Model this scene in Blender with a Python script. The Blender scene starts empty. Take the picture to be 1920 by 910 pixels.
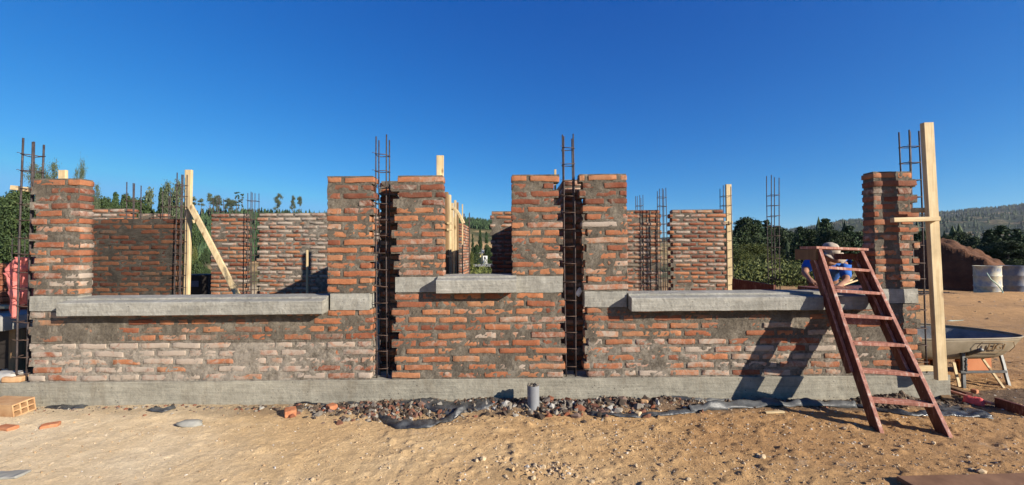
import bpy, math, random
import numpy as np
from mathutils import Vector, Matrix, noise as mnoise

# ------------------------------------------------------------------ camera
sc = bpy.context.scene
C = bpy.data.collections.new('site'); sc.collection.children.link(C)
F = 800.0                       # focal length in photograph pixels (1920 wide)
CAM = Vector((0.0, 0.0, 1.45))
PITCH = 17.0 / F
ROLL = 0.0085
fw = Vector((0, math.cos(PITCH), math.sin(PITCH)))
up0 = Vector((0, -math.sin(PITCH), math.cos(PITCH)))
r0 = Vector((1, 0, 0))
cr = r0 * math.cos(ROLL) - up0 * math.sin(ROLL)
cu = up0 * math.cos(ROLL) + r0 * math.sin(ROLL)
cam = bpy.data.objects.new('camera', bpy.data.cameras.new('camera'))
C.objects.link(cam)
cam.matrix_world = Matrix(((cr.x, cu.x, -fw.x, CAM.x), (cr.y, cu.y, -fw.y, CAM.y), (cr.z, cu.z, -fw.z, CAM.z), (0, 0, 0, 1)))
cam.data.sensor_width = 36.0
cam.data.lens = F / 1920.0 * 36.0
cam.data.clip_start = 0.05
cam.data.clip_end = 20000
sc.camera = cam

# ------------------------------------------------------------------ sky, sun, exposure
SUN = Vector((1.48, -1.0, 0.72)).normalized()
elev = math.asin(SUN.z)
world = bpy.data.worlds.new('World'); sc.world = world; world.use_nodes = True
wn = world.node_tree.nodes; wl = world.node_tree.links
wn.clear()
sky = wn.new('ShaderNodeTexSky'); sky.sky_type = 'NISHITA'; sky.sun_disc = False
sky.sun_elevation = elev
sky.sun_rotation = math.atan2(SUN.x, SUN.y)
sky.altitude = 2000; sky.air_density = 1.0; sky.dust_density = 1.0; sky.ozone_density = 1.5
# deeper, more saturated blue: a power curve per channel on the sky texture
sep = wn.new('ShaderNodeSeparateColor'); comb = wn.new('ShaderNodeCombineColor')
wl.new(sky.outputs[0], sep.inputs[0])
for ch, (pw_, gn_, top_) in enumerate(((2.0, 1.80, .18), (1.12, 1.40, .52), (.66, 1.40, .90))):
    m1 = wn.new('ShaderNodeMath'); m1.operation = 'MULTIPLY'; m1.inputs[1].default_value = .07
    m2 = wn.new('ShaderNodeMath'); m2.operation = 'POWER'; m2.inputs[1].default_value = pw_
    m3 = wn.new('ShaderNodeMath'); m3.operation = 'MULTIPLY'; m3.inputs[1].default_value = gn_ / .20
    wl.new(sep.outputs[ch], m1.inputs[0]); wl.new(m1.outputs[0], m2.inputs[0]); wl.new(m2.outputs[0], m3.inputs[0])
    m4 = wn.new('ShaderNodeMath'); m4.operation = 'MINIMUM'; m4.inputs[1].default_value = top_ / .20
    wl.new(m3.outputs[0], m4.inputs[0]); wl.new(m4.outputs[0], comb.inputs[ch])
bg = wn.new('ShaderNodeBackground'); bg.inputs['Strength'].default_value = 0.10
wo = wn.new('ShaderNodeOutputWorld')
wl.new(comb.outputs[0], bg.inputs[0]); wl.new(bg.outputs[0], wo.inputs[0])
sl = bpy.data.lights.new('sun', 'SUN'); sl.energy = 5.0; sl.angle = math.radians(0.5); sl.color = (1.0, 0.92, 0.80)
so = bpy.data.objects.new('sun', sl); C.objects.link(so)
so.rotation_euler = (-SUN).to_track_quat('-Z', 'Y').to_euler(); so.location = (6, -6, 8)
sc.view_settings.view_transform = 'Standard'; sc.view_settings.look = 'None'
sc.view_settings.exposure = 1.0; sc.view_settings.gamma = 1.0
sc.render.film_transparent = False

# ------------------------------------------------------------------ helpers
def ray(px, py):
    u = (px - 960.0) / F; v = (455.0 - py) / F
    return fw + cr * u + cu * v
def P(px, py, Y):
    d = ray(px, py); return CAM + d * (Y / d.y)
def G(px, py, z=0.0):
    d = ray(px, py); return CAM + d * ((z - CAM.z) / d.z)
def XY(px, Y):
    return (px - 960.0) / F * Y
rng = np.random.default_rng(7)
R = random.Random(11)

def _hash(ix, iy, iz, seed):
    h = (ix.astype(np.int64) * 374761393 + iy.astype(np.int64) * 668265263 + iz.astype(np.int64) * 1274126177 + seed * 974711) & 0xFFFFFFFF
    h = ((h ^ (h >> 13)) * 1274126177) & 0xFFFFFFFF
    h = h ^ (h >> 16)
    return (h & 0xFFFFFF) / float(0xFFFFFF)
def vnoise(p, scale=1.0, seed=0):
    p = np.asarray(p, float) * scale
    i = np.floor(p); f = p - i; f = f * f * (3 - 2 * f)
    ix, iy, iz = i[:, 0], i[:, 1], i[:, 2]
    out = 0
    for dx in (0, 1):
        wx = f[:, 0] if dx else 1 - f[:, 0]
        for dy in (0, 1):
            wy = f[:, 1] if dy else 1 - f[:, 1]
            for dz in (0, 1):
                wz = f[:, 2] if dz else 1 - f[:, 2]
                out = out + wx * wy * wz * _hash(ix + dx, iy + dy, iz + dz, seed)
    return out * 2 - 1
def fbm(p, scale=1.0, seed=0, octv=3, gain=.5):
    a = 1.0; t = 0; s = 0
    for k in range(octv):
        t = t + a * vnoise(p, scale * (2.03 ** k), seed + k * 17); s += a; a *= gain
    return t / s

def tag(o, label=None, cat=None, group=None, kind=None):
    if label: o['label'] = label
    if cat: o['category'] = cat
    if group: o['group'] = group
    if kind: o['kind'] = kind
    elif cat: o['kind'] = 'thing'
    return o
def empty(name, loc, label=None, cat=None, group=None, rz=0):
    o = bpy.data.objects.new(name, None); C.objects.link(o); o.location = loc
    o.rotation_euler = (0, 0, rz); o.empty_display_size = .1
    return tag(o, label, cat, group)
def mesh(name, V, Fc, mats, parent=None, smooth=False, midx=None, col=None, loc=None):
    me = bpy.data.meshes.new(name)
    V = np.asarray(V, float)
    if parent is not None and loc is None:
        pl = parent.matrix_basis.inverted()
        M = np.array(pl)
        V = V @ M[:3, :3].T + M[:3, 3]
    if isinstance(Fc, np.ndarray) and Fc.ndim == 2:
        n, k = Fc.shape
        me.vertices.add(len(V)); me.vertices.foreach_set('co', V.ravel())
        me.loops.add(n * k); me.loops.foreach_set('vertex_index', Fc.ravel().astype(np.int32))
        me.polygons.add(n)
        me.polygons.foreach_set('loop_start', np.arange(0, n * k, k, dtype=np.int32))
        me.update(calc_edges=True)
        me.validate()
    else:
        me.from_pydata([tuple(v) for v in V], [], [tuple(int(i) for i in f) for f in Fc]); me.update()
    if not isinstance(mats, (list, tuple)): mats = [mats]
    for m in mats: me.materials.append(m)
    if midx is not None: me.polygons.foreach_set('material_index', np.asarray(midx, np.int32))
    me.polygons.foreach_set('use_smooth', np.full(len(me.polygons), bool(smooth)))
    if col is not None:
        a = me.color_attributes.new('tone', 'FLOAT_COLOR', 'POINT')
        c4 = np.ones((len(V), 4), np.float32); c4[:, :3] = col
        a.data.foreach_set('color', c4.ravel())
    o = bpy.data.objects.new(name, me); C.objects.link(o)
    if parent is not None: o.parent = parent
    if loc is not None: o.location = loc
    return o

class MB:
    """collects shapes (world coordinates) for ONE mesh object"""
    def __init__(s): s.V = []; s.F = []; s.n = 0
    def add(s, V, Fc):
        V = [tuple(v) for v in V]
        s.V += V; s.F += [tuple(i + s.n for i in f) for f in Fc]; s.n += len(V); return s
    def box(s, a, b, M=None, bev=0.0):
        x0, y0, z0 = a; x1, y1, z1 = b
        V = [(x0, y0, z0), (x1, y0, z0), (x1, y1, z0), (x0, y1, z0), (x0, y0, z1), (x1, y0, z1), (x1, y1, z1), (x0, y1, z1)]
        if M is not None: V = [M @ Vector(v) for v in V]
        return s.add(V, [(0, 3, 2, 1), (4, 5, 6, 7), (0, 1, 5, 4), (1, 2, 6, 5), (2, 3, 7, 6), (3, 0, 4, 7)])
    def beam(s, a, b, w, d, side=None, seg=1, jit=0):
        """rectangular bar from a to b; w measured along `side`, d across"""
        a = Vector(a); b = Vector(b); t = (b - a).normalized()
        side = Vector(side) if side is not None else (Vector((1, 0, 0)) if abs(t.x) < .8 else Vector((0, 1, 0)))
        u = (side - t * side.dot(t)).normalized(); v = t.cross(u)
        bv = min(w, d) * .10
        prof = [(-w/2+bv, -d/2), (w/2-bv, -d/2), (w/2, -d/2+bv), (w/2, d/2-bv), (w/2-bv, d/2), (-w/2+bv, d/2), (-w/2, d/2-bv), (-w/2, -d/2+bv)]
        V = []; Fc = []
        for k in range(seg + 1):
            c = a.lerp(b, k / seg)
            if jit and 0 < k < seg: c = c + u * R.uniform(-jit, jit) + v * R.uniform(-jit, jit)
            for p in prof: V.append(c + u * p[0] + v * p[1])
        for k in range(seg):
            for j in range(8):
                q = (j + 1) % 8
                Fc.append((k*8+j, k*8+q, (k+1)*8+q, (k+1)*8+j))
        Fc.append(tuple(range(7, -1, -1))); Fc.append(tuple(seg*8 + j for j in range(8)))
        return s.add(V, Fc)
    def tube(s, pts, r, n=8, closed=False, cap=True):
        pts = [Vector(p) for p in pts]; m = len(pts)
        rr = r if isinstance(r, (list, tuple)) else [r] * m
        V = []; Fc = []; up = None
        for k, p in enumerate(pts):
            if closed: t = pts[(k+1) % m] - pts[k-1]
            else: t = pts[min(k+1, m-1)] - pts[max(k-1, 0)]
            t.normalize()
            if up is None:
                up = Vector((0, 0, 1)) if abs(t.z) < .9 else Vector((1, 0, 0))
            u = (up - t * up.dot(t)).normalized(); v = t.cross(u); up = u
            for j in range(n):
                a = 2 * math.pi * j / n
                V.append(p + (u * math.cos(a) + v * math.sin(a)) * rr[k])
        for k in range(m if closed else m - 1):
            k2 = (k + 1) % m
            for j in range(n):
                q = (j + 1) % n
                Fc.append((k*n+j, k*n+q, k2*n+q, k2*n+j))
        if cap and not closed:
            Fc.append(tuple(range(n-1, -1, -1))); Fc.append(tuple((m-1)*n + j for j in range(n)))
        return s.add(V, Fc)
    def lathe(s, prof, c, n=32):
        """prof: (radius, z) list; c: base centre"""
        V = []; Fc = []
        for r, z in prof:
            for j in range(n):
                a = 2*math.pi*j/n; V.append((c[0] + r*math.cos(a), c[1] + r*math.sin(a), c[2] + z))
        for k in range(len(prof)-1):
            for j in range(n):
                q = (j+1) % n; Fc.append((k*n+j, k*n+q, (k+1)*n+q, (k+1)*n+j))
        return s.add(V, Fc)
    def build(s, name, m, parent=None, smooth=False):
        return mesh(name, s.V, s.F, m, parent, smooth)
def bevel(o, w, seg=2):
    b = o.modifiers.new('bevel', 'BEVEL'); b.width = w; b.segments = seg; b.limit_method = 'ANGLE'; return o

# lattice on the surface of a box: template indices
_lat = {}
def lattice(nx, ny, nz):
    k = (nx, ny, nz)
    if k in _lat: return _lat[k]
    idx = {}; pts = []
    def vid(i, j, l):
        if (i, j, l) not in idx: idx[(i, j, l)] = len(pts); pts.append((i, j, l))
        return idx[(i, j, l)]
    fs = []
    for i in range(nx):
        for l in range(nz):
            fs.append((vid(i,0,l), vid(i+1,0,l), vid(i+1,0,l+1), vid(i,0,l+1)))
            fs.append((vid(i,ny,l), vid(i,ny,l+1), vid(i+1,ny,l+1), vid(i+1,ny,l)))
        for j in range(ny):
            fs.append((vid(i,j,0), vid(i,j+1,0), vid(i+1,j+1,0), vid(i+1,j,0)))
            fs.append((vid(i,j,nz), vid(i+1,j,nz), vid(i+1,j+1,nz), vid(i,j+1,nz)))
    for j in range(ny):
        for l in range(nz):
            fs.append((vid(0,j,l), vid(0,j,l+1), vid(0,j+1,l+1), vid(0,j+1,l)))
            fs.append((vid(nx,j,l), vid(nx,j+1,l), vid(nx,j+1,l+1), vid(nx,j,l+1)))
    _lat[k] = (np.array(pts), np.array(fs)); return _lat[k]
def ticks(h, r, n):
    """n+1 ticks from -h to h with extra ticks near the ends"""
    if n >= 4:
        inner = np.linspace(-h + r, h - r, n - 1)
        return np.concatenate([[-h], inner, [h]])
    return np.linspace(-h, h, n + 1)
def roundbox(cx, cy, cz, lx, ly, lz, r, nx, ny, nz):
    pts, fs = lattice(nx, ny, nz)
    hx, hy, hz = lx/2, ly/2, lz/2
    r = min(r, hx*.9, hy*.9, hz*.9)
    p = np.stack([ticks(hx, r, nx)[pts[:, 0]], ticks(hy, r, ny)[pts[:, 1]], ticks(hz, r, nz)[pts[:, 2]]], 1)
    core = np.array([hx-r, hy-r, hz-r])
    c = np.clip(p, -core, core); d = p - c
    L = np.linalg.norm(d, axis=1, keepdims=True); L[L == 0] = 1
    return c + d / L * r + np.array([cx, cy, cz]), fs

# ------------------------------------------------------------------ materials
def mat(name, rough=.9):
    m = bpy.data.materials.new(name); m.use_nodes = True
    nt = m.node_tree; b = nt.nodes['Principled BSDF']; b.inputs['Roughness'].default_value = rough
    b.inputs['Specular IOR Level'].default_value = .25
    return m, nt, b
def N(nt, t, **kw):
    n = nt.nodes.new(t)
    for k, v in kw.items():
        if k in n.inputs.keys(): n.inputs[k].default_value = v
        else: setattr(n, k, v)
    return n
def tex(nt, scale, detail=6, rough=.6, vec=None, dist=0.0, co='Object'):
    n = N(nt, 'ShaderNodeTexNoise'); n.inputs['Scale'].default_value = scale; n.inputs['Detail'].default_value = detail
    n.inputs['Roughness'].default_value = rough; n.inputs['Distortion'].default_value = dist
    if vec is None:
        tc = N(nt, 'ShaderNodeTexCoord'); vec = tc.outputs[co]
    nt.links.new(vec, n.inputs['Vector']); return n.outputs['Fac']
def ramp(nt, src, stops):
    r = N(nt, 'ShaderNodeValToRGB'); e = r.color_ramp.elements
    while len(e) < len(stops): e.new(.5)
    for i, (p, c) in enumerate(stops):
        e[i].position = p; e[i].color = (c if len(c) == 4 else (*c, 1)) if hasattr(c, '__len__') else (c, c, c, 1)
    nt.links.new(src, r.inputs[0]); return r.outputs[0]
def mix(nt, fac, a, b, mode='MIX'):
    n = N(nt, 'ShaderNodeMix'); n.data_type = 'RGBA'; n.blend_type = mode
    for sock, v in ((n.inputs[0], fac), (n.inputs[6], a), (n.inputs[7], b)):
        if hasattr(v, 'links'): nt.links.new(v, sock)
        elif isinstance(v, (int, float)): sock.default_value = v
        else: sock.default_value = (*v, 1) if len(v) == 3 else v
    return n.outputs[2]
def mth(nt, op, a, b=None, clamp=False):
    n = N(nt, 'ShaderNodeMath'); n.operation = op; n.use_clamp = clamp
    for i, v in enumerate((a, b)):
        if v is None: continue
        if hasattr(v, 'links'): nt.links.new(v, n.inputs[i])
        else: n.inputs[i].default_value = v
    return n.outputs[0]
def bump(nt, b, h, strength=.5, dist=.01):
    n = N(nt, 'ShaderNodeBump'); n.inputs['Strength'].default_value = strength; n.inputs['Distance'].default_value = dist
    nt.links.new(h, n.inputs['Height']); nt.links.new(n.outputs[0], b.inputs['Normal']); return n
def simple(name, c1, c2, scale=8, rough=.85, bs=.4, bd=.004, metal=0, dscale=None, detail=6):
    m, nt, b = mat(name, rough)
    f = tex(nt, scale, detail)
    nt.links.new(ramp(nt, f, [(.32, c1), (.68, c2)]), b.inputs['Base Color'])
    b.inputs['Metallic'].default_value = metal
    if bs: bump(nt, b, tex(nt, dscale or scale * 5, 5, .7), bs, bd)
    return m

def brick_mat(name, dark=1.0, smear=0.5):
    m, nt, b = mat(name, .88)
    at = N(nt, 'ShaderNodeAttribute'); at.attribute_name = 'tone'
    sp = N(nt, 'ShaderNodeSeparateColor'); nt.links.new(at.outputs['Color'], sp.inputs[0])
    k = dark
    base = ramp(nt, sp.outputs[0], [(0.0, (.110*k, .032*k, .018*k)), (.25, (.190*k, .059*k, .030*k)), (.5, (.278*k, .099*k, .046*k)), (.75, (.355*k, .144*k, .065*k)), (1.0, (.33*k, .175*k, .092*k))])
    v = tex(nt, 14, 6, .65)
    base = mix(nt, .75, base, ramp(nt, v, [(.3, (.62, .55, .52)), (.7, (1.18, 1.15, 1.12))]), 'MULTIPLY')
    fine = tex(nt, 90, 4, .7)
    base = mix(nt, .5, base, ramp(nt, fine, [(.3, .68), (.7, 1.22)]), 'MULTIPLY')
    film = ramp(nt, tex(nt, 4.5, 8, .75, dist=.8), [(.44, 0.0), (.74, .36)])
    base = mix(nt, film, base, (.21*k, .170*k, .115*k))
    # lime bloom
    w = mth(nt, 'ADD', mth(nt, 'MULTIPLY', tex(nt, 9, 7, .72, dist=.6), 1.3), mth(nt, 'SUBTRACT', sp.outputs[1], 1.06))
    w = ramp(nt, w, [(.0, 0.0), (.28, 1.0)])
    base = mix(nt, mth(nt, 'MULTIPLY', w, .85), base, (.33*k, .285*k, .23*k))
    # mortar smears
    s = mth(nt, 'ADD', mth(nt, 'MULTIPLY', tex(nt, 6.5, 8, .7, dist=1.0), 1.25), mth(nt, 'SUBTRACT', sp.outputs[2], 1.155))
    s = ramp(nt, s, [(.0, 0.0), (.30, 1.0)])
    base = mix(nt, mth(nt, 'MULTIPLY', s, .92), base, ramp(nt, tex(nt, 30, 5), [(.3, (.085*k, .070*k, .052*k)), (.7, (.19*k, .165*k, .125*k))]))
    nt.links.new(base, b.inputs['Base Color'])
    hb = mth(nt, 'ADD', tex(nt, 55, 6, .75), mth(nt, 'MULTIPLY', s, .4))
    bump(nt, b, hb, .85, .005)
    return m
def mortar_mat(name, k=1.0):
    m, nt, b = mat(name, .95)
    f = tex(nt, 5, 8, .7)
    c = ramp(nt, f, [(.26, (.056*k, .046*k, .035*k)), (.5, (.108*k, .090*k, .068*k)), (.72, (.22*k, .190*k, .148*k))])
    c = mix(nt, .6, c, ramp(nt, tex(nt, 60, 5, .7), [(.3, .6), (.7, 1.3)]), 'MULTIPLY')
    at = N(nt, 'ShaderNodeAttribute'); at.attribute_name = 'tone'
    sp = N(nt, 'ShaderNodeSeparateColor'); nt.links.new(at.outputs['Color'], sp.inputs[0])
    w = mth(nt, 'ADD', mth(nt, 'MULTIPLY', tex(nt, 11, 7, .7), 1.2), mth(nt, 'SUBTRACT', sp.outputs[1], 1.05))
    c = mix(nt, mth(nt, 'MULTIPLY', ramp(nt, w, [(0, 0.0), (.3, 1.0)]), .7), c, (.30*k, .26*k, .21*k))
    nt.links.new(c, b.inputs['Base Color'])
    bump(nt, b, tex(nt, 75, 7, .8), 1.0, .008)
    return m
def concrete_mat(name, c1=(.21,.20,.168), c2=(.34,.325,.28), stain=(.125,.11,.085)):
    m, nt, b = mat(name, .9)
    c = ramp(nt, tex(nt, 2.2, 9, .68), [(.3, c1), (.7, c2)])
    # formwork streaks and stains
    tc = N(nt, 'ShaderNodeTexCoord'); mp = N(nt, 'ShaderNodeMapping'); mp.inputs['Scale'].default_value = (2.0, 2.0, 34.0)
    nt.links.new(tc.outputs['Object'], mp.inputs['Vector'])
    st = tex(nt, 1.4, 5, .7, vec=mp.outputs[0])
    c = mix(nt, .75, c, ramp(nt, st, [(.3, .70), (.7, 1.18)]), 'MULTIPLY')
    c = mix(nt, .7, c, ramp(nt, tex(nt, 13, 8, .75), [(.28, .62), (.72, 1.25)]), 'MULTIPLY')
    mp2 = N(nt, 'ShaderNodeMapping'); mp2.inputs['Scale'].default_value = (5.0, 5.0, .8)
    nt.links.new(tc.outputs['Object'], mp2.inputs['Vector'])
    dr = tex(nt, 1.6, 7, .7, vec=mp2.outputs[0], dist=.5)
    c = mix(nt, ramp(nt, dr, [(.52, 0.0), (.72, .55)]), c, stain)
    pits = N(nt, 'ShaderNodeTexVoronoi'); pits.inputs['Scale'].default_value = 22; pits.inputs['Randomness'].default_value = 1
    nt.links.new(tc.outputs['Object'], pits.inputs['Vector'])
    pm = mth(nt, 'LESS_THAN', pits.outputs['Distance'], .13)
    gate = mth(nt, 'GREATER_THAN', tex(nt, 7, 3), .52)
    pm = mth(nt, 'MULTIPLY', pm, gate)
    c = mix(nt, mth(nt, 'MULTIPLY', pm, .7), c, (.07, .06, .05))
    nt.links.new(c, b.inputs['Base Color'])
    h = mth(nt, 'SUBTRACT', mth(nt, 'ADD', tex(nt, 26, 8, .72), mth(nt, 'MULTIPLY', st, .6)), mth(nt, 'MULTIPLY', pm, .9))
    bump(nt, b, h, .9, .008)
    return m
def wood_mat(name, c1, c2, axis=2, knots=True, rough=.7):
    m, nt, b = mat(name, rough)
    tc = N(nt, 'ShaderNodeTexCoord'); mp = N(nt, 'ShaderNodeMapping')
    s = [26.0, 26.0, 26.0]; s[axis] = 1.6
    mp.inputs['Scale'].default_value = s
    nt.links.new(tc.outputs['Object'], mp.inputs['Vector'])
    g = tex(nt, 1.5, 6, .6, vec=mp.outputs[0], dist=.8)
    c = ramp(nt, g, [(.3, c1), (.65, c2)])
    c = mix(nt, .8, c, ramp(nt, tex(nt, 2.5, 7, .7), [(.3, .66), (.7, 1.18)]), 'MULTIPLY')
    spl = ramp(nt, tex(nt, 16, 7, .75), [(.64, 0.0), (.72, .5)])          # dirt and cement splashes
    c = mix(nt, spl, c, (.19, .155, .11))
    if knots:
        mk = N(nt, 'ShaderNodeMapping'); sk = [9.0, 9.0, 9.0]; sk[axis] = 4.2; mk.inputs['Scale'].default_value = sk
        nt.links.new(tc.outputs['Object'], mk.inputs['Vector'])
        vo = N(nt, 'ShaderNodeTexVoronoi'); vo.inputs['Scale'].default_value = .8
        nt.links.new(mk.outputs[0], vo.inputs['Vector'])
        kf = ramp(nt, vo.outputs['Distance'], [(.06, .85), (.17, 0.0)])
        c = mix(nt, kf, c, (c1[0]*.35, c1[1]*.25, c1[2]*.2))
    nt.links.new(c, b.inputs['Base Color'])
    bump(nt, b, g, .3, .002)
    return m

M = {}
M['brick'] = brick_mat('fired brick'); M['brick_dark'] = brick_mat('dark smeared brick', .40)  # second brick is a darker copy for the wall beside the left pier
M['mortar'] = mortar_mat('mortar'); M['mortar_dark'] = mortar_mat('dark mortar', .42)
M['concrete'] = concrete_mat('cast concrete'); M['plinth'] = concrete_mat('plinth concrete', (.21,.192,.150), (.32,.297,.235), (.12,.092,.060))
M['pine'] = wood_mat('pale pine', (.42, .30, .15), (.58, .455, .265))
M['pine_x'] = wood_mat('pale pine lengthwise', (.42, .30, .15), (.58, .455, .265), axis=0)
M['pine_old'] = wood_mat('weathered pine', (.14, .08, .038), (.24, .15, .072))
M['rebar'] = simple('rusty steel bar', (.030, .024, .024), (.080, .062, .058), 30, .6, .4, .001, .3)
M['wire'] = simple('rusty stirrup wire', (.035, .022, .017), (.10, .062, .045), 40, .65, 0)
M['plastic'] = None

# ------------------------------------------------------------------ brickwork
PITCH_Z = 1.975 / 26
ZB = 0.225                       # top of the foundation
def brickwork(name, rows, parent, origin, ang=0.0, th=.14, dx=.02, L=.30, pz=PITCH_Z, z0=ZB, tone=None, dep=None, smr=None,
              mats=('brick', 'mortar'), seed=1, fine=True, recess=.0034, joint=.032, jz=.0225, smearbias=.0):
    """rows: list of (course index, [(xa, xb), ...]) in the wall's own frame, its face towards -y"""
    rg = np.random.default_rng(seed)
    Vs = []; Fs = []; Ms = []; Cs = []; n = 0
    nx, ny, nz = (7, 3, 4) if fine else (4, 2, 2)
    for ci, ivs in rows:
        zc = z0 + (ci + .5) * pz
        for (xa, xb) in ivs:
            # cut points
            off = (L / 2 if ci % 2 else 0) + rg.uniform(-.018, .018)
            k0 = math.floor((xa - off) / L); cuts = [xa]
            x = off + (k0 + 1) * L
            while x < xb - .075:
                if x > xa + .075: cuts.append(x + rg.uniform(-.010, .010))
                x += L
            cuts.append(xb)
            for a, b_ in zip(cuts[:-1], cuts[1:]):
                ja = 0 if a == xa else joint / 2; jb = 0 if b_ == xb else joint / 2
                lx = (b_ - jb) - (a + ja) + rg.uniform(-.006, .002); lz = pz - jz + rg.uniform(-.004, .003)
                cx = (a + ja + b_ - jb) / 2
                lyy = th + rg.uniform(-.004, .004)
                V, fs = roundbox(0, 0, 0, lx, lyy, lz, .0055 if fine else .007, nx, ny, nz)
                ph = rg.uniform(0, 6.28, 6)
                V[:, 2] += .0022 * np.sin(V[:, 0] * 21 + ph[0]) + .0012 * np.sin(V[:, 0] * 60 + ph[1])
                V[:, 1] += .0018 * np.sin(V[:, 0] * 30 + V[:, 2] * 60 + ph[2])
                if fine: V += rg.normal(0, .0011, V.shape)
                e = np.clip((np.abs(V[:, 0]) - (lx/2 - .022)) / .022, 0, 1)      # worn, rounded ends
                V[:, 2] *= 1 - .08 * e * e
                t = rg.normal(0, .012); V[:, 2] += V[:, 0] * t
                V[:, 1] += V[:, 0] * rg.normal(0, .008)
                V += np.array([cx, th / 2 + rg.normal(0, .0024), zc + rg.normal(0, .0015)])
                t0 = rg.beta(2.0, 2.0)
                if tone is not None: t0 = float(np.clip(tone(cx, zc, t0), 0, 1))
                g = (dep(cx, zc) if dep else .3) + rg.normal(0, .13)
                s = (smr(cx, zc) if smr else .3) + rg.normal(0, .10)
                Vs.append(V); Fs.append(fs + n); Ms.append(np.zeros(len(fs))); Cs.append(np.tile([t0, g, s], (len(V), 1))); n += len(V)
            # mortar strip
            ia = xa + rg.uniform(.002, .012); ib = xb - rg.uniform(.002, .012)
            cnt = max(4, int((ib - ia) / dx)); zz = 4 if fine else 2
            pts, fs = lattice(cnt, 3, zz)
            p = np.stack([ia + (ib - ia) * pts[:, 0] / cnt, .012 + (th - .024) * pts[:, 1] / 3, zc - pz/2 - .001 + (pz + .002) * pts[:, 2] / zz], 1)
            q = p + seed * 3.1
            nf = fbm(q * [1, 1, 1.0], 14, seed, 3, .6)
            ns = fbm(q, 3.0, seed + 5, 2)
            front = pts[:, 1] == 0
            sm = np.array([smr(a, c) if smr else .3 for a, c in zip(p[:, 0], p[:, 2])])
            p[front, 1] = (recess + .009 * nf - (.014 * np.clip(ns + sm - .46 + smearbias, 0, 1)))[front]
            if fine: p[front, 1] += rg.normal(0, .0016, front.sum())
            p[front, 1] = np.clip(p[front, 1], -.006, .03)
            ends = (pts[:, 0] == 0) | (pts[:, 0] == cnt)
            p[ends, 0] += (.010 * nf)[ends]
            p[pts[:, 2] == zz, 2] += 0
            Vs.append(p); Fs.append(fs + n); Ms.append(np.ones(len(fs)))
            gg = np.array([dep(a, c) if dep else .3 for a, c in zip(p[:, 0], p[:, 2])])
            Cs.append(np.stack([np.full(len(p), .5), gg, sm], 1)); n += len(p)
    V = np.concatenate(Vs); Fq = np.concatenate(Fs); mi = np.concatenate(Ms); Cc = np.concatenate(Cs)
    ca, sa = math.cos(ang), math.sin(ang)
    W = V.copy(); W[:, 0] = V[:, 0]*ca - V[:, 1]*sa + origin[0]; W[:, 1] = V[:, 0]*sa + V[:, 1]*ca + origin[1]
    if len(origin) > 2: W[:, 2] += origin[2]
    o = mesh(name, W, Fq, [M[mats[0]], M[mats[1]]], parent, True, mi, Cc)
    o.data.polygons.foreach_set('use_smooth', mi == 0)
    return o

def concrete_bar(name, prof, x0, x1, parent, m='concrete', seed=0, dx=.02, rough=.0022):
    """extrusion along x of a (y, z) profile, its surface slightly uneven"""
    pr = []
    k = len(prof)
    for i in range(k):
        a = np.array(prof[i]); b = np.array(prof[(i+1) % k]); L = np.linalg.norm(b-a); s = max(1, int(L/.025))
        for j in range(s): pr.append(a + (b-a)*j/s)
    pr = np.array(pr); k = len(pr); cnt = max(2, int((x1-x0)/dx))
    V = []
    xs = np.linspace(x0, x1, cnt+1)
    V = np.array([[x, p[0], p[1]] for x in xs for p in pr])
    nz = fbm(V, 9, seed, 4); nz2 = fbm(V, 45, seed+3, 2)
    cy = pr[:, 0].mean(); cz = pr[:, 1].mean()
    d = V[:, 1:] - [cy, cz]; d = d / np.maximum(np.linalg.norm(d, axis=1, keepdims=True), 1e-6)
    V[:, 1:] += d * (nz*rough*1.6 + nz2*rough*.6)[:, None]
    e = (V[:, 0] == xs[0]) | (V[:, 0] == xs[-1])
    V[e, 0] += nz[e] * .004
    Fc = []
    for i in range(cnt):
        for j in range(k):
            q = (j+1) % k; Fc.append((i*k+j, i*k+q, (i+1)*k+q, (i+1)*k+j))
    Fc.append(tuple(range(k-1, -1, -1))); Fc.append(tuple(cnt*k + j for j in range(k)))
    o = mesh(name, V, Fc, M[m], parent, False); return o

D = 4.15
GRP_W = 'brick wall panels of the front facade'
def tooth(i, a=.045, s=0):
    return a if (i + s) % 2 else 0.0
def jt(k, a=.012):
    return R.uniform(-a, a)

# foundation
pl = tag(concrete_bar('foundation', [(D-.022, -.16), (D-.022, ZB-.004), (D-.016, ZB), (D+.22, ZB), (D+.22, -.16)], -5.9, 4.20, None, 'plinth', 3, .03),
         'low grey concrete foundation strip under the whole front brick wall', 'foundation')

def tone_f(cx, z, t):
    c = (z - ZB) / PITCH_Z
    if c > 25: return t * .5 + .42
    if c > 22: return t * .42
    return t * .8 + .18
# panel left
eA = empty('brick_wall', (-3.0, D, ZB), 'widest front brick wall panel, left of the first rebar column, lower courses whitened with lime', 'brick wall', GRP_W)
def depA(x, z):
    c = (z - ZB) / PITCH_Z
    v = .25
    if c > 24.9: return .1
    if c < 5: v = .68 - .12 * max(0, (x + 2.6))
    if c > 8 and x < -4.2: v = .42
    return v
def smrA(x, z):
    c = (z - ZB) / PITCH_Z
    v = .30
    if 5 <= c < 9: v = .60 - .10 * max(0, (x + 2.6)) / .6
    if c < 5: v = .36
    if c > 9: v = .33
    if x > -1.8 and c < 9: v = max(v, .40)
    return v
rows = []
for i in range(26):
    xl = -4.69 + tooth(i, .035) + jt(i); xr = -1.345 - tooth(i, .03, 1) + jt(i)
    if i < 9: rows.append((i, [(xl, xr)]))
    elif i < 11: continue
    else: rows.append((i, [(xl, -4.205 + jt(i, .003)), (-1.80 + jt(i, .003), xr + (-.0 if i < 22 else .01))]))
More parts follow.
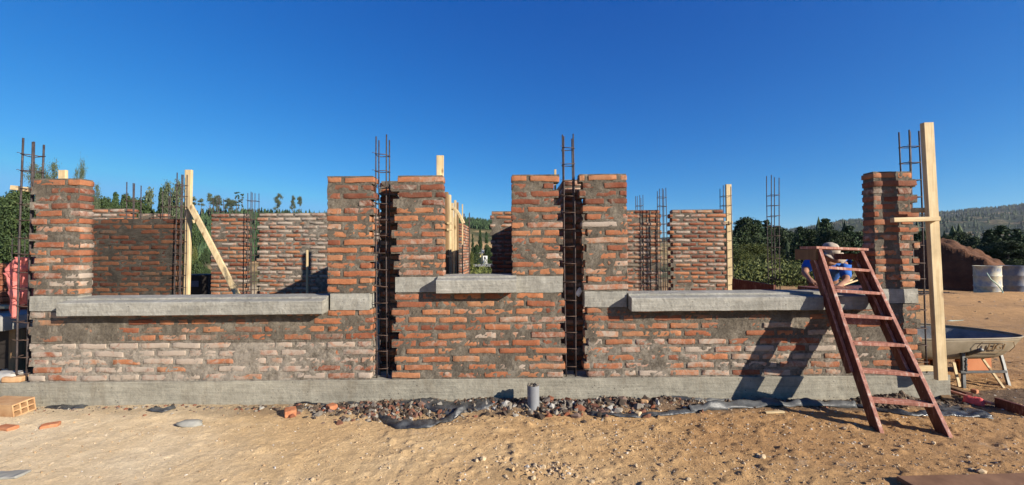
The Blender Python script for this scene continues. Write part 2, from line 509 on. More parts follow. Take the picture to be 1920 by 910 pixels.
# nine full courses, two courses of cast concrete, then the piers
brickwork('masonry', rows, eA, (0, D), tone=tone_f, dep=depA, smr=smrA, seed=2)
z9 = ZB + 9*PITCH_Z; z11 = ZB + 11*PITCH_Z
concrete_bar('tie_block', [(D-.006, z9+.004), (D-.006, z11-.004), (D+.135, z11-.004), (D+.135, z9+.004)], -4.68, -4.215, eA, seed=5, rough=.004)
concrete_bar('tie_block', [(D-.008, z9-.012), (D-.008, z11-.004), (D+.135, z11-.004), (D+.135, z9-.012)], -1.765, -1.385, eA, seed=6, rough=.005)
def sill(par, xa, xb, z, seed):
    # z: height of the top at the wall's inner face
    prof = [(D+.15, z-.135), (D+.15, z), (D-.03, z-.012), (D-.033, z-.028), (D-.124, z-.042), (D-.130, z-.050), (D-.130, z-.165), (D-.122, z-.170)]
    o = concrete_bar('window_sill', prof, xa, xb, par, seed=seed, rough=.0028); return o
ZS = 1.045
sill(eA, -4.286, -1.790, ZS, 11)

# panel middle
eB = empty('brick_wall', (-.33, D, ZB), 'narrowest front brick wall panel, between the two tall rebar columns, with the high sill', 'brick wall', GRP_W)
rows = []
for i in range(26):
    xl = -1.165 + tooth(i, .045) + jt(i, .02); xr = .455 + tooth(i, .035) + jt(i)
    if i < 11: rows.append((i, [(xl, xr + .02)]))
    elif i < 13: continue
    else:
        r = [(xl, -.664 + jt(i, .003)), (-.004 + jt(i, .003), xr - (.0 if i < 22 else .03))]
        rows.append((i, r))
brickwork('masonry', rows, eB, (0, D), tone=tone_f, dep=lambda x, z: .33 if z < 2.1 else .05, smr=lambda x, z: .34 if z < 1.5 else .30, seed=4)
z13 = ZB + 13*PITCH_Z
concrete_bar('tie_block', [(D-.006, z11+.004), (D-.006, z13-.002), (D+.135, z13-.002), (D+.135, z11+.004)], -1.135, -.70, eB, seed=7, rough=.004)
concrete_bar('tie_block', [(D-.006, z11-.010), (D-.006, z13-.002), (D+.135, z13-.002), (D+.135, z11-.010)], .03, .49, eB, seed=8, rough=.004)
sill(eB, -.718, .040, ZS + .185, 12)

# panel right
eC = empty('brick_wall', (2.3, D, ZB), 'front brick wall panel at right with the red ladder leaning on its sill', 'brick wall', GRP_W)
def smrC(x, z):
    c = (z - ZB) / PITCH_Z
    if 6 <= c < 9: return .55
    if x > 2.8 and c < 9: return .5
    return .31
rows = []
for i in range(26):
    xl = .685 + tooth(i, .035, 1) + jt(i, .015); xr = 3.955 - tooth(i, .05) + jt(i)
    if i < 9: rows.append((i, [(xl, xr)]))
    elif i < 11: continue
    else: rows.append((i, [(xl - (.0 if i < 22 else .02), 1.127 + jt(i, .003)), (3.525 + jt(i, .003), xr - .0)]))
brickwork('masonry', rows, eC, (0, D), tone=tone_f, dep=lambda x, z: .54 if (z < ZB + .35 and x < 3.2) else .36, smr=smrC, seed=6)
concrete_bar('tie_block', [(D-.006, z9-.004), (D-.006, z11-.004), (D+.135, z11-.004), (D+.135, z9-.004)], .70, 1.105, eC, seed=9, rough=.005)
concrete_bar('tie_block', [(D-.006, z9+.010), (D-.006, z11-.004), (D+.135, z11-.004), (D+.135, z9+.010)], 3.47, 3.93, eC, seed=10, rough=.004)
sill(eC, 1.120, 3.46, ZS, 13)

# inner walls
GRP_I = 'inner brick walls behind the facade'
def inner(label, x0, x1, Y, n, seed, mats=('brick', 'mortar'), tl=.03, tr=.03, ang=0, org=None, dep=.42, smr=.36, fine=False, tone=None, rec=.007, sb=0.0, th=.14):
    c = org or (x0, Y)
    e = empty('brick_wall', (c[0], c[1], ZB), label, 'brick wall', GRP_I)
    rows = []
    for i in range(n):
        a = x0 + (tooth(i, tl) if tl else 0) + jt(i, .006); b = x1 - (tooth(i, tr) if tr else 0) + jt(i, .006)
        rows.append((i, [(a, b)]))
    brickwork('masonry', rows, e, (0, Y) if org is None else org, ang, dx=.045, seed=seed, th=th, mats=mats, fine=fine,
              dep=lambda x, z: dep, smr=lambda x, z: smr + .15*math.sin(x*2.3+z*1.7), tone=tone, recess=rec, smearbias=sb)
    return e
YB = 7.9
def X9(px, Y=YB): return XY(px, Y)
inner('narrow sunlit inner wall crossed by the leaning timber brace', X9(395), X9(463), YB, 26, 21, tl=.0)
inner('long pale inner wall with a slanting shadow in its corner and a thin stake', X9(481), X9(742), YB, 26, 22, tl=.05, tr=0, dep=.54)
inner('inner wall behind the small middle window, mostly in black shade', X9(919), X9(1241), YB, 26, 23, tl=.03)
inner('sunlit inner wall between a rebar column and a pale timber post', X9(1256), X9(1362), YB, 26, 24, tl=.05, tr=.04)
inner('dark red inner wall seen beside the left pier', XY(120, 6.2), XY(331, 6.2), 6.2, 23, 25, mats=('brick_dark', 'mortar_dark'), tl=0, tr=.03, dep=.1, smr=.34, fine=True, rec=.003, sb=.02)
inner('sunlit wall top showing above the dark wall', XY(120, 7.6), XY(247, 7.6), 7.6, 27, 26, tl=0, tr=.04)
inner('short sunlit wall end stepping down behind the dark wall', XY(254, 7.75), XY(309, 7.75), 7.75, 26, 27, tl=.04, tr=0)
# cross walls running back from the two front rebar columns, both in shade
HP = math.pi / 2
inner('shaded cross wall running back behind the left tall rebar column', 0, YB - 4.46, 0, 26, 31, tl=.04, tr=0, ang=HP, org=(-1.19, 4.42), th=.19)
inner('shaded cross wall running back behind the right tall rebar column', 0, YB - 4.46, 0, 26, 32, tl=.04, tr=0, ang=HP, org=(.735, 4.42), th=.20)
inner('far brick wall seen edge on through the small middle window', 0, 1.6, 0, 26, 33, tl=.0, tr=.0, ang=-HP, org=(-1.42, 12.7))

# ------------------------------------------------------------------ rebar columns
GRP_R = 'rebar columns rising between the walls'
def cage(label, X, Y, zb, zt, s=.10, sy=None, n=8, rad=.0070, z1=None, step=.165, nb=4, tilt=0.0, extra=0, bars=None, fr=.0042):
    """X, Y: front left corner; s: width"""
    sy = sy or s
    e = empty('rebar_column', (X, Y, zb), label, 'rebar column', GRP_R)
    pos = bars or [(0, 0), (s, 0), (0, sy), (s, sy)]
    for (bx, by) in pos:
        z2 = zt + R.uniform(-.03, .03)
        pts = []
        ph = R.uniform(0, 6.28); K = 9
        lx = tilt
        for k in range(K + 1):
            t = k / K
            pts.append((X + bx + .004*math.sin(ph + 5*t) + lx*t*(z2-zb), Y + by + .004*math.cos(ph*1.7 + 4*t), zb + (z2 - zb)*t))
        MB().tube(pts, rad, n).build('bar', M['rebar'], e, True)
    z = zb + .07 + R.uniform(0, .03)
    ztop = (z1 or zt - .15)
    while z < ztop + .02:
        o = .008; dz = [R.uniform(-.008, .008) for _ in range(4)]
        x0 = X - o + tilt*(z-zb); x1 = X + s + o + tilt*(z-zb); y0 = Y - o; y1 = Y + sy + o
        loop = [(x0, y0, z+dz[0]), ((x0+x1)/2, y0 - .001, z+(dz[0]+dz[1])/2), (x1, y0, z+dz[1]), (x1, (y0+y1)/2, z+dz[1]), (x1, y1, z+dz[2]), (x0, y1, z+dz[3]), (x0, (y0+y1)/2, z+dz[3])]
        m = MB().tube(loop, fr, 6, closed=True)
        m.tube([(x0 + .004, y0, z+dz[0]+.004), (x0 - .018, y0 - .012, z+dz[0]+.012), (x0-.026, y0-.010, z+dz[0]+.008)], fr*.6, 5)
        m.build('stirrup', M['wire'], e, True)
        z += step + R.uniform(-.012, .012)
    return e
cage('rebar column outside the left end of the facade, with a pink jacket hung inside', XY(34, 4.2), 4.20, ZB, 2.60, s=.10, rad=.0085, tilt=.012)
cage('tall rebar column standing in the left gap of the front wall', XY(705.5, 4.2), 4.20, ZB, 2.60, s=.10, rad=.0068)
cage('tall rebar column standing in the right gap of the front wall', XY(1058.5, 4.2), 4.20, ZB, 2.61, s=.10, rad=.0070)
cage('rebar column behind the tallest timber post at the right corner', XY(1713, 4.22), 4.22, ZB, 2.62, s=.10, rad=.0070, tilt=-.008)
cage('rebar column rising over the dark wall', XY(236, 6.6), 6.60, ZB, 2.56, s=.12)
cage('rebar column over the stepped wall end left of the leaning brace', XY(304, 7.2), 7.2, ZB, 2.50, s=.13, rad=.006)
cage('rebar column between the dark wall and the braced timber post', XY(327, 6.16), 6.16, ZB, 2.62, s=.085, tilt=.012)
cage('rebar column in the gap of the sunlit inner wall right of the leaning brace', XY(464, 7.82), 7.82, ZB, 2.58, s=.13, rad=.006, bars=[(0,0),(.06,0),(.13,0),(0,.13),(.13,.13)])
cage('short rebar tops showing over the narrow sunlit inner wall', XY(399, 8.3), 8.3, ZB, 2.56, s=.12, rad=.006)
cage('rebar column in the dark gap between the two right inner walls', XY(1238, 7.7), 7.7, ZB, 2.56, s=.12, rad=.0066, bars=[(0,0),(.05,0),(.12,0),(0,.12),(.12,.12)])
cage('small rebar tops showing over the wall right of the middle pier', XY(1196, 9.2), 9.2, ZB, 2.62, s=.12, rad=.0066, bars=[(0,0),(.06,0),(.12,0),(0,.12),(.12,.12)])
cage('freestanding rebar column against the trees right of the pale timber post', XY(1446, 6.72), 6.72, ZB, 2.60, s=.12, rad=.0066, tilt=.010)
cage('rebar column wrapped round the pale timber post', XY(1358.5, 7.96), 7.96, ZB, 2.64, s=.14, rad=.0066)
cage('distant rebar column above the far wall in the small middle window', XY(870, 12.5), 12.5, ZB, 2.60, s=.15, rad=.008)
cage('thin rebar column against the trees beyond the left edge', XY(22, 8.4), 8.4, ZB, 1.80, s=.12, rad=.006)
# thin ties laid in the joints that stick out into the gaps
def ties(label, lst, m='wire'):
    for (px, py, Y, ln, sg) in lst:
        p = P(px, py, Y)
        o = MB().tube([p, p + Vector((sg*ln*.5, -.01, .004)), p + Vector((sg*ln, -.012, -.002))], .003, 6).build('joint_tie', M[m], None, True)
        tag(o, label, 'wire', 'joint ties sticking out of the brick joints')
for lb, t_ in [('wire tie poking into the left gap of the front wall, highest one there', (698, 372, 4.24, .08, 1)), ('wire tie poking into the left gap of the front wall, halfway up the piers', (697, 432, 4.24, .07, 1)),
               ('wire tie poking out just below the cast block left of the left gap', (694, 588, 4.24, .09, 1)), ('wire tie poking out left of the right tall rebar column, high on the pier', (1043, 369, 4.24, .09, 1)),
               ('wire tie poking out right of the right tall rebar column, high on the pier', (1090, 370, 4.24, .07, -1)), ('wire tie poking out left of the right tall rebar column, low on the pier', (1040, 488, 4.24, .09, 1)),
               ('wire tie beside the white paper scrap in the right gap', (1100, 537, 4.24, .07, -1))]:
    ties(lb, [t_])

# ------------------------------------------------------------------ timber
def post(name, label, cat, a, b, w, d, m='pine', side=(1, 0, 0), group=None):
    o = MB().beam(a, b, w, d, side, seg=4, jit=.0015).build(name, M[m]); return tag(o, label, cat, group)
a = P(1764, 706, 3.99); b = P(1737.5, 231, 3.99); a.z = ZB + .002
MBp = MB().beam(a, b, .096, .045, (1, 0, 0), seg=5, jit=.001).build('timber_post', M['pine'])
tag(MBp, 'tallest pale timber post standing on the foundation corner at right', 'timber post')
p = P(1714, 412, 3.99)
post('timber_batten', 'short pale batten nailed across the tallest timber post', 'batten', P(1673, 413, 3.945), P(1759, 410.5, 3.945), .042, .045, 'pine_x', (0, 0, 1))
post('timber_block', 'small pale block between the right pier and the tallest post', 'timber block', P(1712, 394.5, 4.06), P(1737, 394.5, 4.06), .045, .045, 'pine_x', (0, 0, 1))
for k, (x0, x1, yy, lb) in enumerate([(1715, 1748, 696, 'pale block lying flat on the foundation at the foot of the tallest post')]):
    post('timber_block', lb, 'timber block', P(x0, yy-5, 4.13), P(x1, yy-5, 4.13), .05, .05, 'pine_x', (0, 0, 1))
post('timber_post', 'pale timber post with a leaning brace, seen through the left window', 'timber post', P(349, 570, 6.32), P(354.5, 319, 6.32), .096, .045)
post('timber_brace', 'long pale board leaning down to the right from the braced post', 'timber brace', P(357, 386, 6.24), P(462, 585, 5.95), .077, .035)
post('timber_batten', 'little pale batten crossing the braced post', 'batten', P(336, 415.5, 6.37), P(364, 415.5, 6.37), .047, .03, 'pine_x', (0, 0, 1))
post('timber_stake', 'thin pale stake standing before the long pale inner wall', 'stake', P(575.5, 590, 7.0), P(576, 469, 7.0), .030, .02)
post('timber_post', 'pale timber post standing inside a rebar column at right', 'timber post', P(1369, 590, 8.05), P(1365.5, 346, 8.05), .103, .045)
post('timber_batten', 'pale batten nailed across the timber post inside the rebar column', 'batten', P(1356, 417.5, 8.0), P(1373, 417.5, 8.0), .05, .03, 'pine_x', (0, 0, 1))
post('timber_post', 'pale double board rising behind the pier left of the small window', 'timber post', P(822, 560, 6.0), P(822, 292, 6.0), .052, .04)
post('timber_post', 'thinner board fixed beside the double board behind the pier', 'timber post', P(829, 560, 6.03), P(829, 292, 6.03), .045, .035)
post('timber_stake', 'thin white stake tip showing beside the right tall rebar column', 'stake', P(1041.5, 400, 4.6), P(1041, 318, 4.6), .022, .015)
post('timber_batten', 'pale batten end poking out at the rebar column beyond the left pier', 'batten', P(22, 352, 4.27), P(66, 357, 4.27), .045, .03, 'pine_x', (0, 0, 1))
post('timber_post', 'pale board end showing over the top of the leftmost pier', 'timber post', P(119, 480, 5.0), P(118.5, 319.5, 5.0), .09, .03)
# formwork in the small window
GF = 'formwork boards in the small middle window'
for px0, px1, yt, yb, w, Y, lb in [(837, 838, 361, 560, .055, 6.2, 'brown formwork board nearest the pier in the small window'),
                              (843, 843.5, 366, 560, .040, 6.4, 'second formwork board from the pier in the small window'),
                              (848, 848.5, 381, 560, .040, 7.0, 'pale formwork board behind the curved strip in the small window'),
                              (853.5, 854, 376, 560, .036, 7.1, 'pale formwork board nearest the white stake in the small window'),
                              (858, 858, 380, 560, .030, 7.3, 'brown formwork board nearest the white stake in the small window')]:
    post('formwork_board', lb, 'formwork board', P(px1, yb, Y), P(px0, yt, Y), w, .09 if Y < 6.5 else .05, 'pine_old' if 'brown' in lb else 'pine', group=GF)
for yy, lb in [(419, 'upper short cleat joining the formwork boards'), (431, 'second short cleat joining the formwork boards'), (481, 'lowest short cleat joining the formwork boards')]:
    post('formwork_cleat', lb, 'cleat', P(838, yy, 6.15), P(848.5, yy, 6.15), .03, .025, 'pine_x', (0, 0, 1))
arc = [P(846 + 23*t, 391 + 28*t**1.7 - 2*math.sin(t*3.1), 6.6) for t in [k/10 for k in range(11)]]
mb = MB()
for k in range(10): mb.beam(arc[k], arc[k+1] + (arc[k+1]-arc[k])*.15, .045 , .10, (0, 0, 1))
tag(mb.build('curved_strip', M['pine']), 'curved pale plywood strip at the head of the formwork', 'plywood strip')
post('timber_stake', 'thin white stake under the end of the curved strip', 'stake', P(867.5, 560, 6.6), P(867, 383, 6.6), .018, .015)

# ------------------------------------------------------------------ ground
def smooth(a, b, t):
    t = np.clip((t - a) / (b - a), 0, 1); return t * t * (3 - 2 * t)
def ground_h(x, y):
    x = np.asarray(x, float); y = np.asarray(y, float)
    p = np.stack([x, y, np.zeros_like(x)], 1)
    z = .020 * fbm(p, .9, 3, 3)
    near = 1 - smooth(9, 14, np.hypot(x, y))
    rough = .35 + .65 * smooth(-3.2, .8, x)                     # smooth sand at left, cloddy at right
    cl = fbm(p, 9, 5, 3, .6)
    z = z + near * rough * (.0085 * cl + .010 * np.maximum(fbm(p, 26, 8, 3, .7), -.1) + .034 * np.maximum(vnoise(p, 15, 12) - .50, 0) + .022 * np.maximum(vnoise(p, 34, 13) - .45, 0))
    z = z + near * rough * .035 * np.maximum(vnoise(p + 50, 6.0, 14) - .48, 0) * (.6 + .8 * cl)
    front = (y < D)
    # debris bank along the foundation, with a pit where the plastic sags
    bank = np.exp(-((y - 4.08) / .17) ** 2) * smooth(-1.9, -1.0, x) * (1 - smooth(1.5, 2.2, x)) * front
    z = z + bank * (.030 + .035 * fbm(p, 5, 20, 3))
    z = z - .075 * np.exp(-((x + .78) / .42) ** 2 - ((y - 3.80) / .12) ** 2)
    z = z + .020 * np.exp(-((x + 1.35) / .25) ** 2 - ((y - 3.85) / .15) ** 2)
    z = z + .07 * np.exp(-((x - 3.55) / .22) ** 2 - ((y - 4.0) / .10) ** 2) * (1 + .4 * fbm(p, 22, 21, 2))
    # ruts and low ridges on the flat yard at right
    rx = smooth(5.0, 8.0, x)
    for (yy, h, w) in ((8.9, .17, .5), (11.4, .16, .5), (6.9, .05, .4)):
        d = y - yy - .05*x + .35*np.sin(x*.35 + yy)
        z = z + rx * h * np.where(d < 0, np.exp(-(d/(w*1.6))**2), np.exp(-(d/.16)**2)) * (1 + .35 * fbm(p, 1.3, 30, 2))
    mid = smooth(5, 8, np.hypot(x, y))
    z = z + mid * .05 * fbm(p, .8, 40, 4) * (1 + 0*x)
    # the site sits on a terrace; the land falls away behind it
    edge = 13 + 10 * smooth(6, 14, x)
    f = smooth(0, 90, y - edge)
    z = z - 7.0 * f
    z = z + f * 2.0 * fbm(p, .02, 50, 3)
    z = z - 5 * smooth(30, 120, np.abs(x) - 20) * (y > -5)
    return z
xs = np.concatenate([-np.geomspace(5200, 8.5, 46)[:-1], np.linspace(-8.5, -5.8, 55)[:-1], np.linspace(-5.8, 6.6, 640), np.linspace(6.6, 16, 120)[1:], np.geomspace(16, 5200, 46)[1:]])
ys = np.concatenate([[-3000, -800, -200, -60, -20, -8, -3, 0, 1.0], np.linspace(1.7, 4.7, 190), np.linspace(4.75, 13, 110)[1:], np.geomspace(13, 6000, 90)[1:]])
gx, gy = np.meshgrid(xs, ys)
gz = ground_h(gx.ravel(), gy.ravel())
V = np.stack([gx.ravel(), gy.ravel(), gz], 1)
nx_, ny_ = len(xs), len(ys)
ii = (np.arange(ny_-1)[:, None]*nx_ + np.arange(nx_-1)[None, :]).ravel()
Fq = np.stack([ii, ii+1, ii+nx_+1, ii+nx_], 1)

m, nt, b = mat('dirt ground', .97)
tc = N(nt, 'ShaderNodeTexCoord'); sx = N(nt, 'ShaderNodeSeparateXYZ'); nt.links.new(tc.outputs['Object'], sx.inputs[0])
X_, Y_ = sx.outputs[0], sx.outputs[1]
big = tex(nt, .7, 6, .65)
t = mth(nt, 'ADD', mth(nt, 'MULTIPLY', X_, .17), mth(nt, 'MULTIPLY', big, 1.3))
t = mth(nt, 'ADD', t, mth(nt, 'MULTIPLY', mth(nt, 'SUBTRACT', Y_, 3.3), .10))
soil = ramp(nt, t, [(.0, (.74, .60, .40)), (.40, (.61, .435, .235)), (.8, (.49, .31, .145)), (1.0, (.40, .235, .105))])
soil = mix(nt, .8, soil, ramp(nt, tex(nt, 7, 8, .72), [(.28, (.66, .64, .62)), (.72, (1.22, 1.2, 1.16))]), 'MULTIPLY')
soil = mix(nt, .6, soil, ramp(nt, tex(nt, 60, 6, .8), [(.3, (.60, .58, .56)), (.7, (1.3, 1.28, 1.22))]), 'MULTIPLY')
# grey cement dust spots
gs = ramp(nt, tex(nt, 3.3, 8, .75, dist=.5), [(.60, 0.0), (.70, .55)])
soil = mix(nt, gs, soil, (.27, .25, .22))
# dark damp soil along the foundation
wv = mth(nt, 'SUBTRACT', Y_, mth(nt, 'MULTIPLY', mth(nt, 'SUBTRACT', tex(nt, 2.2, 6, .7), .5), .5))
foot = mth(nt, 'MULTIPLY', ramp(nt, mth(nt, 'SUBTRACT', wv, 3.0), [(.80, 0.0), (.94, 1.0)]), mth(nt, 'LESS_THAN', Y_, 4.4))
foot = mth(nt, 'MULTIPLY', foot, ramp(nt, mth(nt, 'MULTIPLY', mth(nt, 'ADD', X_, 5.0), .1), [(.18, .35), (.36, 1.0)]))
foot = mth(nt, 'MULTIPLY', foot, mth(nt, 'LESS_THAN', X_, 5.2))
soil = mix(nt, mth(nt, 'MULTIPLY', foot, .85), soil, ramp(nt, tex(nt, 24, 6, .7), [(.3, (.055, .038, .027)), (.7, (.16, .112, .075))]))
# dry grass and scrub beyond the terrace
far = mth(nt, 'MULTIPLY', mth(nt, 'SUBTRACT', Y_, 15.0), .08, clamp=True)
n2 = N(nt, 'ShaderNodeTexNoise'); n2.inputs['Scale'].default_value = .09; n2.inputs['Detail'].default_value = 8; nt.links.new(tc.outputs['Object'], n2.inputs['Vector'])
dry = ramp(nt, n2.outputs[0], [(.40, (.060, .072, .022)), (.50, (.16, .14, .055)), (.60, (.40, .27, .13))])
soil = mix(nt, far, soil, dry)
nt.links.new(soil, b.inputs['Base Color'])
hh = mth(nt, 'ADD', tex(nt, 45, 9, .75), mth(nt, 'MULTIPLY', tex(nt, 160, 4, .7), .35))
bump(nt, b, hh, 1.0, .016)
M['dirt'] = m
gnd = tag(mesh('ground', V, Fq, M['dirt'], None, True), 'sandy yellow to brown dirt yard', None, None, 'structure')
def gh(x, y): return float(ground_h(np.array([x]), np.array([y]))[0])
def GG(px, py):
    p = G(px, py, 0.0)
    for _ in range(4): p = G(px, py, gh(p.x, p.y))
    return p

# ------------------------------------------------------------------ stones and rubble
def rocks(pts, sizes, squash=.7, seed=0, sub=1):
    """many small angular stones in one mesh"""
    rg = np.random.default_rng(seed)
    t = (1 + 5**.5)/2
    base = np.array([(-1,t,0),(1,t,0),(-1,-t,0),(1,-t,0),(0,-1,t),(0,1,t),(0,-1,-t),(0,1,-t),(t,0,-1),(t,0,1),(-t,0,-1),(-t,0,1)]) / math.hypot(1, t)
    fc = np.array([(0,11,5),(0,5,1),(0,1,7),(0,7,10),(0,10,11),(1,5,9),(5,11,4),(11,10,2),(10,7,6),(7,1,8),(3,9,4),(3,4,2),(3,2,6),(3,6,8),(3,8,9),(4,9,5),(2,4,11),(6,2,10),(8,6,7),(9,8,1)])
    V = []; Fl = []; C_ = []
    for k, (p, s) in enumerate(zip(pts, sizes)):
        v = base * (1 + rg.uniform(-.35, .35, (12, 1))) * np.array([1, rg.uniform(.5, 1), rg.uniform(.4, .9) * squash / .7])
        q = rg.normal(size=4); q /= np.linalg.norm(q); w, x, y, z = q
        Rm = np.array([[1-2*(y*y+z*z), 2*(x*y-z*w), 2*(x*z+y*w)], [2*(x*y+z*w), 1-2*(x*x+z*z), 2*(y*z-x*w)], [2*(x*z-y*w), 2*(y*z+x*w), 1-2*(x*x+y*y)]])
        if squash < .6: Rm = np.eye(3) * .999; a = rg.uniform(0, 6.28); Rm[:2, :2] = [[math.cos(a), -math.sin(a)], [math.sin(a), math.cos(a)]]
        V.append(v @ Rm.T * s + p); Fl.append(fc + 12*k)
        C_.append(np.tile([rg.uniform(), rg.uniform(), rg.uniform()], (12, 1)))
    return np.concatenate(V), np.concatenate(Fl), np.concatenate(C_)
def rock_mat(name, stops):
    m, nt, b = mat(name, .93)
    at = N(nt, 'ShaderNodeAttribute'); at.attribute_name = 'tone'
    sp = N(nt, 'ShaderNodeSeparateColor'); nt.links.new(at.outputs['Color'], sp.inputs[0])
    c = ramp(nt, sp.outputs[0], stops)
    c = mix(nt, .6, c, ramp(nt, tex(nt, 40, 6, .7), [(.3, .65), (.7, 1.2)]), 'MULTIPLY')
    nt.links.new(c, b.inputs['Base Color']); bump(nt, b, tex(nt, 120, 4), .4, .003); return m
M['rubble'] = rock_mat('rubble', [(0, (.030, .022, .016)), (.42, (.075, .054, .040)), (.56, (.20, .066, .032)), (.72, (.12, .105, .09)), (.88, (.20, .17, .13)), (1, (.32, .305, .275))])
M['pebble'] = rock_mat('pebbles', [(0, (.22, .14, .08)), (.5, (.40, .27, .14)), (.8, (.46, .36, .24)), (1, (.40, .37, .33))])
M['clod'] = rock_mat('dark clods', [(0, (.07, .05, .035)), (1, (.17, .12, .08))])
rg = np.random.default_rng(5)
pts = []; sz = []
def scatter(n, fx, fy, s0, s1, pw=2.5, sink=.3):
    for _ in range(n):
        x = fx(); y = fy(x)
        s = s0 + (s1 - s0) * rg.uniform() ** pw
        pts.append((x, y, gh_fast(x, y) - sink * s * .5)); sz.append(s)
_hx = V[:, 2].reshape(ny_, nx_)
def gh_fast(x, y):
    i = np.searchsorted(xs, x) - 1; j = np.searchsorted(ys, y) - 1
    fx = (x - xs[i]) / (xs[i+1] - xs[i]); fy = (y - ys[j]) / (ys[j+1] - ys[j])
    return float((_hx[j, i]*(1-fx) + _hx[j, i+1]*fx)*(1-fy) + (_hx[j+1, i]*(1-fx) + _hx[j+1, i+1]*fx)*fy)
scatter(420, lambda: rg.normal(-.98, .26), lambda x: rg.normal(3.86, .07), .007, .032, 2.0)
# heap right of the pipe
scatter(620, lambda: rg.normal(.45, .45), lambda x: 4.10 - abs(rg.normal(0, .14)), .008, .046, 2.0)
scatter(70, lambda: rg.normal(.5, .40), lambda x: 4.05 - abs(rg.normal(0, .12)), .035, .062, 1.0)
scatter(24, lambda: rg.normal(-1.3, .35), lambda x: 4.03 - abs(rg.normal(0, .12)), .03, .05, 1.0)
scatter(320, lambda: rg.normal(-1.45, .30), lambda x: 4.10 - abs(rg.normal(0, .14)), .007, .040, 2.2)
scatter(520, lambda: rg.uniform(-2.0, 1.9), lambda x: 4.10 - abs(rg.normal(0, .10)), .005, .030, 2.5)
scatter(260, lambda: rg.uniform(-4.9, -2.0), lambda x: 4.10 - abs(rg.normal(0, .08)), .005, .026, 2.5)
scatter(260, lambda: rg.uniform(1.6, 4.3), lambda x: 4.10 - abs(rg.normal(0, .09)), .005, .028, 2.5)
pts = [(x, min(y, D - .03 - s), z) for (x, y, z), s in zip(pts, sz)]
v_, f_, c_ = rocks(np.array(pts), np.array(sz), seed=3)
tag(mesh('rubble', v_, f_, M['rubble'], None, False, None, c_), 'broken brick and mortar rubble along the foot of the foundation', 'rubble', None, 'stuff')
pts = []; sz = []
scatter(420, lambda: rg.normal(3.55, .20), lambda x: 4.10 - abs(rg.normal(0, .09)), .010, .034, 1.5, .4)
scatter(500, lambda: rg.uniform(-1.9, 4.2), lambda x: 4.12 - abs(rg.normal(0, .07)), .006, .024, 1.8, .4)
pts = [(x, min(y, D - .03 - s), z + .012) for (x, y, z), s in zip(pts, sz)]
v_, f_, c_ = rocks(np.array(pts), np.array(sz), seed=4)
tag(mesh('dark_soil', v_, f_, M['clod'], None, False, None, c_), 'dark crumbly soil heaped against the foundation', 'soil', None, 'stuff')
pts = []; sz = []
scatter(9000, lambda: rg.uniform(-5.0, 6.2), lambda x: rg.uniform(1.9, 4.1), .0022, .011, 4.0)
scatter(4500, lambda: rg.normal(.9, 1.3), lambda x: rg.uniform(2.2, 4.0), .003, .014, 3.0)
scatter(3200, lambda: rg.uniform(2.0, 6.5), lambda x: rg.uniform(2.4, 6), .003, .015, 3.0)
scatter(90, lambda: rg.normal(.25, .13), lambda x: rg.normal(2.83, .05), .008, .022, 1.5)
scatter(500, lambda: rg.uniform(6, 16), lambda x: rg.uniform(5, 14), .01, .05, 2.5)
v_, f_, c_ = rocks(np.array(pts), np.array(sz), seed=9)
tag(mesh('gravel', v_, f_, M['pebble'], None, False, None, c_), 'small pebbles and clods strewn over the dirt', 'gravel', None, 'stuff')

M['stone'] = simple('grey stone', (0.180, 0.173, 0.150), (0.270, 0.262, 0.232), 9, .85, .3, .003)
M['stone_b'] = simple('buff stone', (.34, .25, .15), (.50, .38, .24), 9, .9, .5, .004)
M['brick_bit'] = simple('broken brick', (0.288, 0.094, 0.040), (0.418, 0.187, 0.094), 14, .9, .5, .004)
M['brick_dust'] = simple('dusty broken brick', (0.315, 0.165, 0.075), (0.450, 0.285, 0.150), 10, .9, .5, .004)
def stone(px, py, sx_, sy_, sz_, m, name, label, cat, group=None, seed=0, sub=3):
    p = GG(px, py); me = bpy.data.meshes.new(name)
    import bmesh
    bm = bmesh.new(); bmesh.ops.create_icosphere(bm, subdivisions=sub, radius=1)
    for v in bm.verts:
        n = mnoise.noise(v.co*1.3 + Vector((seed*7.3, 0, 0)))*.28 + mnoise.noise(v.co*3.1 + Vector((0, seed*3.1, 0)))*.10
        v.co = v.co * (1 + n); v.co = Vector((v.co.x*sx_, v.co.y*sy_, v.co.z*sz_))
    bm.to_mesh(me); bm.free(); me.materials.append(M[m])
    for q in me.polygons: q.use_smooth = sx_ > .05
    o = bpy.data.objects.new(name, me); C.objects.link(o); o.location = (p.x, p.y, p.z + sz_*.35); o.rotation_euler = (0, 0, seed)
    return tag(o, label, cat, group)
o = stone(357, 797, .105, .055, .032, 'stone', 'stone', 'smooth flat grey stone lying on the sand at left', 'stone', None, 0); o.rotation_euler = (0, 0, .1)
lst = [(906, 862, .028), (893, 865, .022), (936, 858, .015), (1019, 878, .030), (1003, 873, .020), (1045, 868, .016), (1032, 884, .018), (1192, 874, .018), (1240, 873, .020), (1180, 845, .012),
       (1166, 824, .012), (775, 848, .02), (1430, 858, .03), (1420, 854, .02), (1583, 805, .022), (1840, 887, .034), (1395, 870, .016), (1613, 833, .018), (1290, 900, .02), (1000, 898, .024), (948, 895, .02), (1110, 905, .022), (420, 902, .020), (586, 900, .018), (1690, 838, .018), (1750, 832, .022), (1475, 842, .014)]
for k, (px, py, s) in enumerate(lst):
    stone(px, py, s, s*.75, s*.6, 'stone_b', 'small_stone', 'small buff stone lying loose on the dirt in the foreground', 'stone', 'small loose stones on the dirt', k+1, 1)
